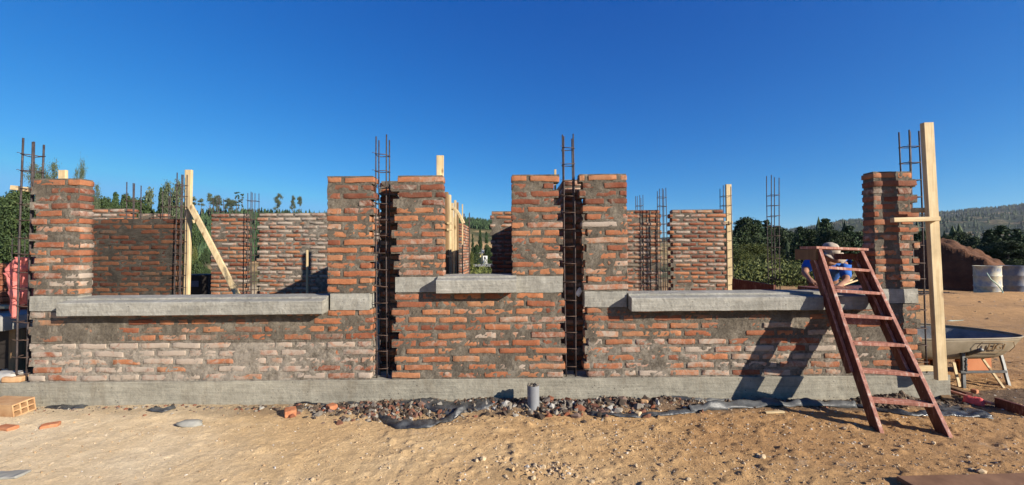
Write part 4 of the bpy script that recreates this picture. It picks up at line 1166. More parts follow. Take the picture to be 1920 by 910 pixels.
post('timber_batten', 'pale batten lying on the mortar board at the left edge', 'batten', P(-10, 575, 5.0), P(20, 576, 5.0), .03, .12, 'pine_x', (0, 0, 1))
M['cem'] = simple('cement bag paper', (0.273, 0.260, 0.227), (0.377, 0.358, 0.325), 5, .85, .6, .01)
V_, fs = roundbox(0, 0, 0, .26, .16, .08, .035, 8, 6, 4); V_ += np.stack([fbm(V_, 9, i, 3)*.02 for i in range(3)], 1)
q = P(14, 708, 4.22); o = mesh('cement_lump', V_, fs, M['cem'], None, True); o.location = (q.x, 4.24, ZB + .045)
tag(o, 'grey cement lump on the foundation left of the leftmost rebar column', 'cement lump')
V_, fs = roundbox(0, 0, 0, .17, .10, .05, .01, 7, 4, 4); V_ += np.stack([fbm(V_, 14, i, 3)*.012 for i in range(3)], 1)
q = P(28, 717, 4.18); o = mesh('brick_piece', V_, fs, M['brick_dust'], None, False); o.location = (q.x, 4.19, ZB + .03); o.rotation_euler = (0, 0, .15)
tag(o, 'broken orange brick on the foundation beside the leftmost rebar column', 'brick piece')
M['white'] = simple('white paper', (0.527, 0.527, 0.510), (0.680, 0.680, 0.663), 6, .8, .2)
V_, fs = roundbox(0, 0, 0, .05, .03, .085, .012, 5, 4, 5); V_ += np.stack([fbm(V_, 30, i, 2)*.012 for i in range(3)], 1)
q = P(1086, 548, 4.28); o = mesh('paper_scrap', V_, fs, M['white'], None, False); o.location = q; o.rotation_euler = (0, .5, 0)
tag(o, 'crumpled white paper scrap stuck beside the right tall rebar column', 'paper scrap')

# red boards behind the right sill
rb = MB(); 
post('red_board', 'long dark red board sloping down behind the right sill', 'board', P(1374, 533, 7.2), P(1452, 546, 6.4), .19, .03, 'red', (0, 0, 1))
tb = empty('work_bench', (4.6, 5.75, 0), 'dark red timber bench the bent worker leans on', 'bench')
q = P(1540, 536, 5.75)
V_, fs = roundbox(0, 0, 0, 1.15, .50, .05, .008, 10, 5, 2)
mesh('bench_top', V_ + np.array([4.55, 5.72, q.z - .045]), fs, M['red'], tb)
for dx_ in (-.45, .45):
    for dy_ in (-.2, .2):
        MB().beam((4.55+dx_, 5.72+dy_, 0), (4.55+dx_, 5.72+dy_, q.z - .07), .06, .06).build('leg', M['red'], tb)
for k, (x0, y0, x1, y1, lb) in enumerate([(1522, 534, 1548, 530, 'short dark red board under the left hand of the worker'), (1560, 537, 1612, 546, 'dark red board lying to the right of the worker')]):
    post('red_board', lb, 'board', P(x0, y0, 5.6), P(x1, y1, 5.6), .035, .10, 'red', (0, 0, 1))
post('timber_batten', 'upper pale lath at the right side of the worker', 'lath', P(1578, 531, 5.9), P(1597, 525, 6.1), .018, .02, 'pine_x', (0, 0, 1))
post('timber_batten', 'lower pale lath at the right side of the worker', 'lath', P(1580, 535, 5.8), P(1607, 526, 6.0), .018, .02, 'pine_x', (0, 0, 1))
# dark crate in the gap left of the brace
M['bluegrey'] = simple('blue grey print', (.05, .06, .11), (.09, .10, .16), 30, .6, 0)
q0 = P(350, 516, 9.2); q1 = P(389, 590, 9.2)
cr_ = empty('dark_box', (q0.x, 9.4, 0), 'black box with a blue grey panel seen left of the leaning brace', 'box')
o = MB().box((q0.x - .3, 9.2, 0), (q1.x, 9.8, q0.z)).build('shell', M['crate'], cr_); bevel(o, .01)
q2 = P(356, 527, 9.19); q3 = P(372, 538, 9.19)
MB().box((q2.x, 9.192, q3.z), (q3.x, 9.199, q2.z)).build('panel', M['bluegrey'], cr_)

# ------------------------------------------------------------------ the worker
M['skin'] = simple('tanned skin', (0.231, 0.112, 0.066), (0.294, 0.154, 0.091), 10, .6, .2, .001)
M['shirt'] = simple('blue shirt', (0.016, 0.080, 0.304), (0.028, 0.120, 0.400), 9, .85, .5, .006, 0, 14)
M['trousers'] = simple('dark work trousers', (.03, .035, .05), (.07, .075, .09), 12, .9, .5, .006)
M['hat'] = simple('tan cotton cap', (.27, .215, .16), (.42, .345, .27), 9, .9, .5, .005, 0, 18)
M['hair'] = simple('dark hair', (.012, .009, .007), (.03, .022, .016), 60, .7, .3)
M['shoe'] = simple('brown work boot', (.06, .035, .02), (.12, .07, .04), 9, .7, .3)
pe = empty('person', (4.86, 6.6, 0), 'worker in blue shirt and tan cap with neck flap, bent forward behind the ladder', 'person')
def skin_obj(name, chains, m, parent, sub=2, root=0):
    """chains: list of lists of (key, pos, radius); shared keys join"""
    idx = {}; vs = []; rs = []; es = []
    for ch in chains:
        prev = None
        for (k, p, r_) in ch:
            if k not in idx: idx[k] = len(vs); vs.append(Vector(p) - parent.location); rs.append(r_)
            if prev is not None: es.append((prev, idx[k]))
            prev = idx[k]
    me = bpy.data.meshes.new(name); me.from_pydata([tuple(v) for v in vs], es, []); me.update()
    o = bpy.data.objects.new(name, me); C.objects.link(o); o.parent = parent
    sk = o.modifiers.new('skin', 'SKIN'); sk.use_smooth_shade = True
    if not me.skin_vertices: me.attributes.new('skin_vertices', 'FLOAT', 'POINT') if False else None
    if not me.skin_vertices:
        bpy.context.view_layer.objects.active = o
        bpy.ops.mesh.customdata_skin_add()
    lay = me.skin_vertices[0].data
    for i, r_ in enumerate(rs):
        rr_ = r_ if isinstance(r_, tuple) else (r_, r_)
        lay[i].radius = rr_; lay[i].use_root = (i == root)
    s = o.modifiers.new('sub', 'SUBSURF'); s.levels = sub; s.render_levels = sub
    me.materials.append(M[m]); return o
zt_ = q.z if False else P(1540, 536, 5.75).z
lw = P(1516, 521, 5.75); lh = P(1525, 531, 5.62)
rw = P(1568, 541, 5.72); rh = P(1556, 546, 5.60)
le = P(1508, 512, 6.0); re_ = P(1587, 527, 5.95)
ls = P(1518, 492, 6.22); rs_ = P(1583, 494, 6.22)
hd = P(1557, 477, 5.98)
body = [
 [('pel', (4.86, 6.62, .93), (.15, .12)), ('sp', (4.78, 6.50, 1.08), (.14, .11)), ('ch', (4.68, 6.32, 1.20), (.15, .11)), ('nk0', (4.57, 6.18, 1.27), .07), ('nk', hd + Vector((0, .10, -.03)), .055), ('hd', hd, .088), ('hd2', hd + Vector((0, -.07, -.05)), .075), ('chin', hd + Vector((0, -.06, -.13)), .045)],
 [('hd2', None, None), ('nose', hd + Vector((0, -.155, -.075)), .014)],
 [('hd', None, None), ('earl', hd + Vector((-.095, .0, -.03)), .016)], [('hd', None, None), ('earr', hd + Vector((.095, .0, -.03)), .016)],
 [('ch', None, None), ('ls', ls, .062), ('le', le, .044), ('lw', lw, .029), ('lh', lh, (.036, .017))],
 [('ch', None, None), ('rs', rs_, .062), ('re', re_, .046), ('rw', rw, .030), ('rh', rh, (.036, .017))],
 [('pel', None, None), ('lhip', (4.76, 6.62, .88), .095), ('lkn', (4.72, 6.50, .48), .062), ('lan', (4.71, 6.62, .09), .042)],
 [('pel', None, None), ('rhip', (4.96, 6.62, .88), .095), ('rkn', (5.00, 6.50, .48), .062), ('ran', (5.02, 6.62, .09), .042)],
]
for side, hp, sg in (('l', lh, 1), ('r', rh, -1)):
    for f, (dx_, ln) in enumerate([(-.030, .060), (-.011, .070), (.009, .066), (.028, .052)]):
        b0 = hp + Vector((dx_, -.020, .002)); t0 = hp + Vector((dx_*1.5, -.020-ln*.55, .004)); t1 = hp + Vector((dx_*1.6, -.020-ln, -.014))
        body.append([(side+'h', None, None), (side+'f%d' % f, b0, .0095), (side+'g%d' % f, t0, .0085), (side+'t%d' % f, t1, .0075)])
    body.append([(side+'h', None, None), (side+'th', hp + Vector((sg*.046, .004, .0)), .011), (side+'th2', hp + Vector((sg*.066, -.028, -.008)), .009)])
pos = {}
for ch in body:
    for t in ch:
        if t[1] is not None: pos[t[0]] = t
body = [[pos[t[0]] if t[1] is None else t for t in ch] for ch in body]
skin_obj('body', body, 'skin', pe)
def L_(a, b_, t): return Vector(a).lerp(Vector(b_), t)
shirt = [[('p', (4.86, 6.63, .95), (.175, .145)), ('s', (4.78, 6.50, 1.09), (.17, .135)), ('c', (4.68, 6.32, 1.205), (.18, .125)), ('n', (4.59, 6.20, 1.265), .095)],
         [('c', None, 0), ('ls', ls, .085), ('l2', L_(ls, le, .75), .070)], [('c', None, 0), ('rs', rs_, .085), ('r2', L_(rs_, re_, .85), .072)]]
shirt = [[(k, (4.68, 6.32, 1.205), (.18, .125)) if p_ is None else (k, p_, r_) for k, p_, r_ in ch] for ch in shirt]
skin_obj('shirt', shirt, 'shirt', pe)
tr = [[('p', (4.86, 6.63, .92), (.165, .135)), ('lh', (4.76, 6.62, .86), .11), ('lk', (4.72, 6.50, .48), .080), ('la', (4.71, 6.62, .12), .064)],
      [('p', (4.86, 6.63, .92), .15), ('rh', (4.96, 6.62, .86), .11), ('rk', (5.00, 6.50, .48), .080), ('ra', (5.02, 6.62, .12), .064)]]
skin_obj('trousers', tr, 'trousers', pe)
for sx_ in (4.71, 5.02): skin_obj('boot', [[('a', (sx_, 6.66, .05), .050), ('b', (sx_, 6.55, .045), .050), ('c', (sx_, 6.44, .035), .038)]], 'shoe', pe)
# cap: crown, peak and neck flap
import bmesh
bm = bmesh.new(); bmesh.ops.create_icosphere(bm, subdivisions=4, radius=1)
for v in bm.verts:
    n_ = mnoise.noise(v.co*3.2)*.05 + mnoise.noise(v.co*8)*.02
    v.co *= (1 + n_)
    if v.co.z < -.15: v.co.z = -.15 + (v.co.z+.15)*.12
    v.co = Vector((v.co.x*.108, v.co.y*.116, v.co.z*.100))
me = bpy.data.meshes.new('cap'); bm.to_mesh(me); bm.free(); me.materials.append(M['hat'])
for q_ in me.polygons: q_.use_smooth = True
cp = bpy.data.objects.new('cap', me); C.objects.link(cp); cp.parent = pe
cp.location = hd - pe.location + Vector((0, -.01, .062)); cp.rotation_euler = (.75, .05, .1)
Vp = []; Fp = []
for k in range(13):
    a = math.pi*(.12 + .76*k/12)
    for j in range(4):
        r_ = .10 + .075*j/3*math.sin(a); Vp.append((r_*math.cos(a)*1.05, -(r_*math.sin(a)), -.01 - .018*j/3))
for k in range(12):
    for j in range(3): Fp.append((k*4+j, k*4+j+1, (k+1)*4+j+1, (k+1)*4+j))
o = mesh('cap_peak', Vp, Fp, M['hat'], None, True); o.parent = pe; o.location = cp.location; o.rotation_euler = (.75, .05, .1)
sd = o.modifiers.new('t', 'SOLIDIFY'); sd.thickness = .004
loft('neck_flap', [(474, 1551, 1580), (481, 1552, 1586), (488, 1560, 1586), (494, 1570, 1580)], 5.98, .055, M['hat'], pe, 6, .008, 14)

# ------------------------------------------------------------------ hills
def hill_mat(name, stops, scale, dscale, bd):
    m, nt, b = mat(name, 1.0)
    f = tex(nt, scale, 9, .66, dist=.3)
    c = ramp(nt, f, stops)
    c = mix(nt, .6, c, ramp(nt, tex(nt, dscale, 6, .7), [(.3, .5), (.7, 1.25)]), 'MULTIPLY')
    nt.links.new(c, b.inputs['Base Color']); bump(nt, b, tex(nt, dscale, 8, .75), .9, bd); return m
M['hill'] = hill_mat('dry grass hillside', [(.36, (.050, .062, .020)), (.46, (.16, .13, .055)), (.56, (.42, .27, .125))], .035, .3, 1.2)
M['ridge'] = hill_mat('scrub covered ridge', [(.40, (.012, .022, .010)), (.54, (.028, .040, .016)), (.58, (.13, .105, .05)), (.64, (.27, .19, .10))], .009, .035, 7.0)
def hill(name, pxs, pys, Y0, Y1, z0, m, label, pw=1.3, nu=200, nv=60, amp=2, ns=.02, back=.6, seed=0, thr=0):
    px = np.linspace(pxs[0], pxs[-1], nu); py = np.interp(px, pxs, pys)
    us = (px - 960)/F
    ek = np.array([ (P(a, b_, 1.0).z - CAM.z) for a, b_ in zip(px, py)])
    vs = np.linspace(0, 1.35, nv)
    V_ = []
    for v in vs:
        Y = Y0 + (Y1-Y0)*v
        for i in range(nu):
            crest = CAM.z + ek[i]*Y1
            s = min(v, 1.0)**pw
            z = z0 + (crest-z0)*s - max(0, v-1)*(crest-z0)*back
            V_.append((us[i]*Y, Y, z))
    V_ = np.array(V_)
    vv = np.repeat(vs, nu)
    V_[:, 2] += amp * fbm(V_*[1, 1, 0], ns, seed, 5, .55) * np.sin(np.clip(vv, 0, 1)*math.pi*.9 + .1)
    ii = (np.arange(nv-1)[:, None]*nu + np.arange(nu-1)[None, :]).ravel()
    Fq_ = np.stack([ii, ii+1, ii+nu+1, ii+nu], 1)
    o = mesh(name, V_, Fq_, M[m], None, True); tag(o, label, None, None, 'structure')
    def at(u, v):       # surface point, u a photo column
        i = np.clip((u-pxs[0])/(pxs[-1]-pxs[0])*(nu-1), 0, nu-1.01); j = np.clip(v/1.35*(nv-1), 0, nv-1.01)
        i0, j0 = int(i), int(j); A = V_.reshape(nv, nu, 3)
        return A[j0, i0]*(1-(i-i0))*(1-(j-j0)) + A[j0, i0+1]*(i-i0)*(1-(j-j0)) + A[j0+1, i0]*(1-(i-i0))*(j-j0) + A[j0+1, i0+1]*(i-i0)*(j-j0)
    return at
hA = hill('hill', [-500, 0, 200, 345, 420, 520, 610, 760, 870, 925, 1050, 1250, 1420], [400, 402, 404, 404, 402, 404, 408, 412, 415, 420, 440, 458, 462], 110, 300, -7.5, 'hill', 'dry grass hillside with pine plantation', 1.25, amp=3.0, ns=.02)
hB = hill('hill', [1200, 1380, 1500, 1545, 1580, 1610, 1660, 1720, 1760, 1800, 1850, 1920, 2100, 2500], [446, 440, 432, 424, 416, 414, 411, 406, 402, 399, 394, 386, 380, 372], 420, 1500, -25, 'ridge', 'long scrub covered ridge on the right horizon', .95, 240, 90, amp=34, ns=.0042, seed=5)

# ------------------------------------------------------------------ vegetation
def leaf_mat(name, c0, c1, c2):
    m, nt, b = mat(name, .7)
    at = N(nt, 'ShaderNodeAttribute'); at.attribute_name = 'tone'
    sp = N(nt, 'ShaderNodeSeparateColor'); nt.links.new(at.outputs['Color'], sp.inputs[0])
    nt.links.new(ramp(nt, sp.outputs[0], [(0, c0), (.5, c1), (1, c2)]), b.inputs['Base Color'])
    return m
M['pine_leaf'] = leaf_mat('dark pine needles', (.013, .028, .010), (.026, .052, .017), (.050, .082, .026))
M['gum_leaf'] = leaf_mat('grey green gum leaves', (.035, .050, .028), (.07, .09, .045), (.11, .125, .065))
M['willow_leaf'] = leaf_mat('yellow green leaves', (.035, .050, .010), (.078, .092, .020), (.14, .14, .036))
M['broad_leaf'] = leaf_mat('deep green leaves', (.014, .028, .010), (.030, .050, .015), (.058, .080, .022))
M['bark'] = simple('grey brown bark', (.07, .055, .04), (.16, .13, .10), 10, .95, .5, .01)
def leaves(centres, size, seed, flat=.5, aspect=1.6):
    rg_ = np.random.default_rng(seed); n_ = len(centres)
    a = rg_.normal(size=(n_, 3)); a /= np.linalg.norm(a, axis=1, keepdims=True)
    b_ = rg_.normal(size=(n_, 3)); b_ -= a*(a*b_).sum(1, keepdims=True); b_ /= np.linalg.norm(b_, axis=1, keepdims=True)
    s = size * rg_.uniform(.6, 1.3, (n_, 1))
    c = centres
    V_ = np.stack([c - a*s*aspect*.5, c + b_*s*.42 - a*s*.05, c + a*s*aspect*.5, c - b_*s*.42 + a*s*.1], 1).reshape(-1, 3)
    F_ = np.arange(4*n_).reshape(-1, 4)
    col = np.repeat(rg_.beta(2, 2, n_), 4)
    return V_, F_, np.stack([col]*3, 1)
def crown_broad(h, w, n_, seed, clumps=26, size=.2, base=.18, shape=1.0):
    rg_ = np.random.default_rng(seed); P_ = []
    for k in range(clumps):
        t = rg_.uniform(0, 1)**.8; z = h*(base + (1-base)*t)
        rad = w*.5*math.sin(math.pi*min(1, .18 + .80*t**shape))**.7
        an = rg_.uniform(0, 6.28); r_ = rad*rg_.uniform(.25, .95)
        c = np.array([r_*math.cos(an), r_*math.sin(an), z]); s = w*rg_.uniform(.10, .20)
        q_ = rg_.normal(size=(n_//clumps, 3)); q_ /= np.linalg.norm(q_, axis=1, keepdims=True)
        q_ *= rg_.uniform(.45, 1.05, (len(q_), 1)) * s * [1.15, 1.15, .75]
        P_.append(c + q_)
    return leaves(np.concatenate(P_), size, seed+1)
def crown_pine(h, w, n_, seed, size=.22, base=.1, gap=.12):
    rg_ = np.random.default_rng(seed); P_ = []
    nb = int(h/ (h*.028)); 
    for k in range(110):
        t = rg_.uniform(0, 1); z = h*(base + (1-base)*t)
        L = w*.5*(1-t)**.75*rg_.uniform(.55, 1.12) + .05*w
        an = rg_.uniform(0, 6.28)
        m_ = max(4, int(n_/110*(.35+1.3*(1-t))))
        s = rg_.uniform(.15, 1, m_)
        droop = -.18*L*s**2 + .10*L*s
        sp_ = .10*L + .06*w*.5
        P_.append(np.stack([L*s*math.cos(an), L*s*math.sin(an), z + droop], 1) + rg_.normal(size=(m_, 3))*[sp_, sp_, sp_*.45])
    return leaves(np.concatenate(P_), size, seed+1)
def crown_gum(h, w, n_, seed, size=.2, base=.45, clumps=12):
    rg_ = np.random.default_rng(seed); P_ = []
    for k in range(clumps):
        t = rg_.uniform(0, 1)**.7; z = h*(base + (1-base)*t); an = rg_.uniform(0, 6.28); r_ = w*.5*rg_.uniform(.1, 1)*(1-.3*t)
        c = np.array([r_*math.cos(an), r_*math.sin(an), z]); s = w*rg_.uniform(.10, .22)
        P_.append(c + rg_.normal(size=(n_//clumps, 3))*s*[.6, .6, .35])
    return leaves(np.concatenate(P_), size, seed+1)
_tree_cache = {}
def tree(kind, x, y, zb, h, w, label, group, var=0, name='tree', cat='tree'):
    key = (kind, var)
    if key not in _tree_cache:
        H = 10.0
        if kind == 'pine': d = crown_pine(H, 5.0, 10000, 100+var, .25); mm = 'pine_leaf'
        elif kind == 'broad': d = crown_broad(H, 7.5, 15000, 200+var, 60, .22, .10); mm = 'broad_leaf'
        elif kind == 'gum': d = crown_gum(H, 5.0, 6000, 300+var, .19, .40, 20); mm = 'gum_leaf'
        elif kind == 'fine': d = crown_gum(H, 5.0, 6500, 350+var, .13, .45, 30); mm = 'gum_leaf'
        elif kind == 'sparse': d = crown_gum(H, 4.0, 700, 400+var, .34, .50, 9); mm = 'gum_leaf'
        elif kind == 'thin': d = crown_gum(H, 1.6, 420, 500+var, .34, .30, 12); mm = 'pine_leaf'
        elif kind == 'willow': d = crown_broad(H, 11, 15000, 600+var, 70, .19, .0, .7); mm = 'willow_leaf'
        o1 = mesh('crown', d[0], d[1], M[mm], None, False, None, d[2])
        mb_ = MB(); rr = random.Random(var*7+3)
        top = .93 if kind in ('pine', 'thin') else .72
        pts_ = [(rr.uniform(-.12, .12)*k*.5, rr.uniform(-.12, .12)*k*.5, H*top*k/6 - (.4 if k == 0 else 0)) for k in range(7)]
        mb_.tube(pts_, [.26*(1-.85*k/6) for k in range(7)], 7)
        if kind != 'pine':
            for j in range(9):
                k = rr.randint(2, 5); a0 = Vector(pts_[k]); an = rr.uniform(0, 6.28); L0 = rr.uniform(1.0, 2.6)*(.5 if kind == 'thin' else 1)
                mb_.tube([a0, a0 + Vector((math.cos(an)*L0*.5, math.sin(an)*L0*.5, L0*.35)), a0 + Vector((math.cos(an)*L0, math.sin(an)*L0, L0*.9))], [.08, .05, .02], 5)
        o2 = mb_.build('trunk', M['bark'])
        _tree_cache[key] = (o1, o2, True)
    o1, o2, first = _tree_cache[key]
    e = empty(name, (x, y, zb), label, cat, group, rz=R.uniform(0, 6.28)); e.scale = (1, 1, 1)
    if first: c1, c2 = o1, o2; _tree_cache[key] = (o1, o2, False)
    else:
        c1 = o1.copy(); c2 = o2.copy(); C.objects.link(c1); C.objects.link(c2)
    WW = {'pine': 5.0, 'broad': 7.5, 'gum': 5.0, 'fine': 5.0, 'sparse': 4.0, 'thin': 1.6, 'willow': 11.0}[kind]
    for c in (c1, c2):
        c.parent = e
        c.scale = (w/WW, w/WW, h/10.0)
    return e
def tree_px(kind, px, pytop, Y, wpx, label, group, var=0, zb=None, name='tree', cat='tree'):
    t = P(px, pytop, Y); zb = gh(t.x, Y) if zb is None else zb
    return tree(kind, t.x, Y, zb, max(.5, t.z - zb), wpx/F*Y, label, group, var, name, cat)

# right hand belt of trees
GT = 'trees growing below the terrace on the right'
spec = [('pine', 1384, 415, 75, 36), ('broad', 1400, 416, 70, 55), ('pine', 1420, 414, 72, 44), ('pine', 1437, 414, 74, 38), ('broad', 1456, 432, 78, 50), ('broad', 1478, 440, 80, 46),
        ('pine', 1500, 426, 66, 40), ('broad', 1518, 436, 66, 50), ('pine', 1547, 411, 62, 46), ('broad', 1566, 434, 60, 50), ('pine', 1591, 425, 60, 42), ('broad', 1612, 440, 64, 50),
        ('broad', 1640, 442, 66, 50), ('broad', 1356, 436, 66, 60), ('broad', 1330, 450, 66, 50), ('broad', 1675, 440, 60, 60), ('broad', 1720, 440, 60, 60)]
names = {'pine': 'conifer', 'broad': 'leafy tree'}
wh_ = {1384: 'dark conifer just right of the pale post wrapped in rebar', 1400: 'rounded dark tree left of the freestanding rebar column', 1420: 'tallest pointed conifer left of the freestanding rebar column', 1437: 'conifer touching the left side of the freestanding rebar column',
       1456: 'low leafy tree directly behind the freestanding rebar column', 1478: 'low leafy tree just right of the freestanding rebar column', 1500: 'dark conifer above the worker, left of the ladder top', 1518: 'dark leafy tree above the left shoulder of the worker',
       1547: 'tallest conifer right above the cap of the worker', 1566: 'leafy tree right above the ladder top', 1591: 'conifer between the ladder top and the right pier', 1612: 'leafy tree touching the left edge of the right pier',
       1640: 'leafy tree mostly hidden by the right pier', 1356: 'leafy tree behind the sunlit inner wall end', 1330: 'leafy tree hidden behind the sunlit inner wall', 1675: 'leafy tree hidden behind the middle of the right pier', 1720: 'leafy tree between the right pier and the tallest post'}
for k, (kd, px, py, Y, w) in enumerate(spec): tree_px(kd, px, py, Y, w*1.25, wh_[px], GT, k % 3)
GR = 'trees beyond the dirt mound'
for k, (kd, px, py, Y, w, lb) in enumerate([('broad', 1778, 446, 60, 44, 'rounded tree right beside the tallest timber post'), ('broad', 1800, 440, 64, 46, 'dark tree over the crest of the dirt mound'), ('broad', 1822, 448, 62, 40, 'low tree over the sunny slope of the dirt mound'),
        ('pine', 1856, 432, 46, 42, 'tall dark tree left above the cream drum'), ('pine', 1876, 424, 46, 56, 'tallest dark tree above the cream drum'), ('pine', 1905, 430, 46, 50, 'tall dark tree above the dull blue drum'), ('broad', 1890, 455, 42, 70, 'broad dark tree low behind the cream drum'), ('broad', 1925, 450, 42, 60, 'broad dark tree cut by the right edge of the photo'), ('broad', 1845, 470, 44, 50, 'low dark tree at the toe of the dirt mound')]):
    tree_px(kd, px, py, Y, w*1.2, lb, GR, (k+1) % 3)
GB = 'yellow green bushes below the terrace'
for k, (px, py, Y, w) in enumerate([(1385, 470, 30, 70), (1412, 462, 36, 80), (1438, 478, 27, 60), (1462, 500, 25, 60), (1492, 503, 26, 60), (1520, 500, 26, 55), (1545, 502, 28, 50), (1400, 498, 22, 60), (1478, 512, 20, 60), (1510, 514, 20, 50)]):
    lb = ['bush right of the pale post', 'tallest yellow green bush right of the pale post', 'bush at the left foot of the freestanding rebar column', 'bush behind the foot of the freestanding rebar column', 'bush between the rebar column and the worker', 'bush at the left arm of the worker', 'bush behind the back of the worker', 'low bush over the long dark red board', 'low bush just right of the freestanding rebar column', 'low bush beside the left hand of the worker'][k]
    tree_px('willow', px, py, Y, w*1.3, 'yellow green ' + lb if 'yellow' not in lb else lb, GB, k % 3, name='bush', cat='bush')
# left side skyline
GL = 'trees on the left skyline'
for k, (kd, px, py, Y, w, lb) in enumerate([('broad', 8, 376, 32, 60, 'dense tree at the left edge of the photo'), ('broad', 42, 366, 30, 70, 'dense tree behind the leftmost rebar column'), ('broad', 95, 420, 32, 80, 'dense tree hidden behind the leftmost pier'),
        ('fine', 72, 316, 30, 30, 'feathery grey green sapling top just left of the leftmost pier'), ('fine', 94, 309, 30, 30, 'feathery grey green top over the leftmost pier'), ('fine', 151, 309, 32, 16, 'wispy twig top over the right corner of the leftmost pier'),
        ('broad', 196, 376, 42, 52, 'low spreading tree right of the leftmost pier'), ('fine', 180, 350, 30, 18, 'drooping branch tree touching the right side of the leftmost pier'), ('pine', 217, 362, 46, 26, 'small conifer left of the rebar over the dark wall'), ('broad', 240, 372, 50, 40, 'dark bushy tree behind the rebar over the dark wall'),
        ('sparse', 280, 359, 60, 22, 'bare wispy tree between two rebar columns'), ('pine', 302, 354, 55, 20, 'layered conifer left of the umbrella shaped tree'), ('gum', 313, 346, 55, 22, 'umbrella topped tree left of the braced post'), ('gum', 329, 350, 55, 30, 'full grey green tree right beside the braced post'), ('broad', 262, 384, 56, 60, 'low round tree between the rebar columns'), ('broad', 320, 384, 56, 60, 'low round tree under the umbrella topped tree'), ('broad', 350, 392, 60, 50, 'dark tree behind the braced post')]):
    tree_px(kd, px, py, Y, w*1.15, lb, GL, k % 3)
GS = 'single trees standing above the plantation'
for k, (kd, px, py, w, lb) in enumerate([('sparse', 378, 370, 9, 'tiny bare tree nearest the braced post on the hill'), ('sparse', 393, 364, 11, 'wispy tree left above the narrow sunlit wall'), ('gum', 400, 373, 10, 'rounded small tree over the narrow sunlit wall'), ('gum', 409, 367, 11, 'taller rounded tree over the narrow sunlit wall'), ('gum', 428, 374, 12, 'left one of the low grey trees on the far crest'), ('gum', 436, 377, 12, 'right one of the low grey trees on the far crest'),
        ('thin', 443, 361, 4, 'left pole like tree by the thin rebar column'), ('thin', 448, 361, 4, 'middle pole like tree by the thin rebar column'), ('thin', 454, 362, 4, 'right pole like tree by the thin rebar column'), ('gum', 522, 364, 11, 'lollipop shaped tree above the long pale wall'), ('gum', 549, 369, 8, 'small tufted tree above the long pale wall'), ('gum', 562, 371, 7, 'smallest tufted tree above the long pale wall'), ('sparse', 362, 366, 10, 'bare thin tree right beside the braced post')]):
    q_ = hA(px, .93); t = P(px, py, q_[1]); zz = q_[2]
    tree(kd, t.x, q_[1], zz - .5, t.z - zz + .5, w/F*q_[1]*1.3, lb, GS, k % 3)
# mid hillside shrubs seen through the left gap and the small window
GG_ = 'shrubs on the dry slope'
for k, (kd, px, py, v, w, lb) in enumerate([('willow', 362, 449, .05, 20, 'yellow green shrub right beside the braced post'), ('broad', 386, 470, .10, 16, 'dark shrub touching the left end of the narrow wall'), ('broad', 372, 497, .02, 22, 'low dark shrub on the dry slope'), ('broad', 389, 505, .01, 16, 'shrub above the black box'), ('broad', 380, 478, .12, 14, 'shrub in the middle of the dry slope')]):
    q_ = hA(px, v); t = P(px, py, q_[1]); tree(kd, t.x, q_[1], q_[2]-.5, max(1, t.z-q_[2]+.5), w/F*q_[1], lb, GG_, k % 3, 'shrub', 'shrub')
GC = 'trees seen through the small middle window'
for k, (kd, px, py, Y, w, lb) in enumerate([('pine', 886, 440, 62, 9, 'left dark conifer seen through the small window'), ('pine', 900, 432, 62, 12, 'middle dark conifer seen through the small window'), ('pine', 912, 436, 60, 14, 'right dark conifer seen through the small window'), ('broad', 892, 462, 58, 22, 'rounded tree above the small yellow house'), ('broad', 914, 466, 58, 22, 'rounded tree right of the small yellow house'), ('willow', 884, 475, 40, 12, 'light green tree left of the small yellow house')]):
    tree_px(kd, px, py, Y, w*1.2, lb, GC, k % 3)
# pine plantation: far-off wood on the hill
def forest(name, label, n_, pick, hgt, seed, m):
    rg_ = np.random.default_rng(seed); Vs = []; Fs = []; Cs = []; n0 = 0
    for _ in range(n_):
        p_, h_ = pick(rg_)
        h_ *= rg_.uniform(.7, 1.25); w_ = h_*rg_.uniform(.36, .52); t = rg_.uniform()
        for L in range(5):
            zb = h_*(.06 + .17*L); zt2 = min(h_, zb + h_*.36); r_ = w_*.5*(1-L/5.6)
            k = 7; a0 = rg_.uniform(0, 6.28)
            an = a0 + np.arange(k)*2*math.pi/k
            rr = r_*rg_.uniform(.55, 1.25, k)
            ring = np.stack([rr*np.cos(an), rr*np.sin(an), zb + rg_.uniform(-.06, .06, k)*h_], 1)
            V_ = np.concatenate([ring, [[0, 0, zt2]]]) + p_
            F_ = np.stack([np.arange(k), (np.arange(k)+1) % k, np.full(k, k)], 1)
            Vs.append(V_); Fs.append(F_ + n0); n0 += k+1
            Cs.append(np.full((k+1, 3), np.clip(t*.8 + rg_.uniform(-.1, .3), 0, 1)))
    o = mesh(name, np.concatenate(Vs), np.concatenate(Fs), M[m], None, False, None, np.concatenate(Cs))
    return tag(o, label, 'forest', None, 'stuff')
def pickA(r_):
    px = r_.uniform(-40, 860) if r_.uniform() < .9 else r_.uniform(860, 930)
    v = r_.uniform(.22, 1.03)
    if px > 700: v = r_.uniform(.80, 1.02)
    return hA(px, v), 5.0 if px < 700 else 3.2
forest('pine_plantation', 'dark green young pine plantation covering the left hillside', 7500, pickA, 7, 5, 'pine_leaf')
def pickB(r_): return hB(r_.uniform(1360, 2000), r_.uniform(.97, 1.01) if r_.uniform() < .5 else r_.uniform(.0, .9)), 11
forest('ridge_woods', 'scattered dark woods over the distant right ridge', 2600, pickB, 12, 6, 'broad_leaf')
def pickC(r_):
    px = r_.uniform(1330, 2050); Y = r_.uniform(75, 330)
    x = (px-960)/F*Y; return np.array([x, Y, gh(x, Y)]), r_.uniform(6, 11)
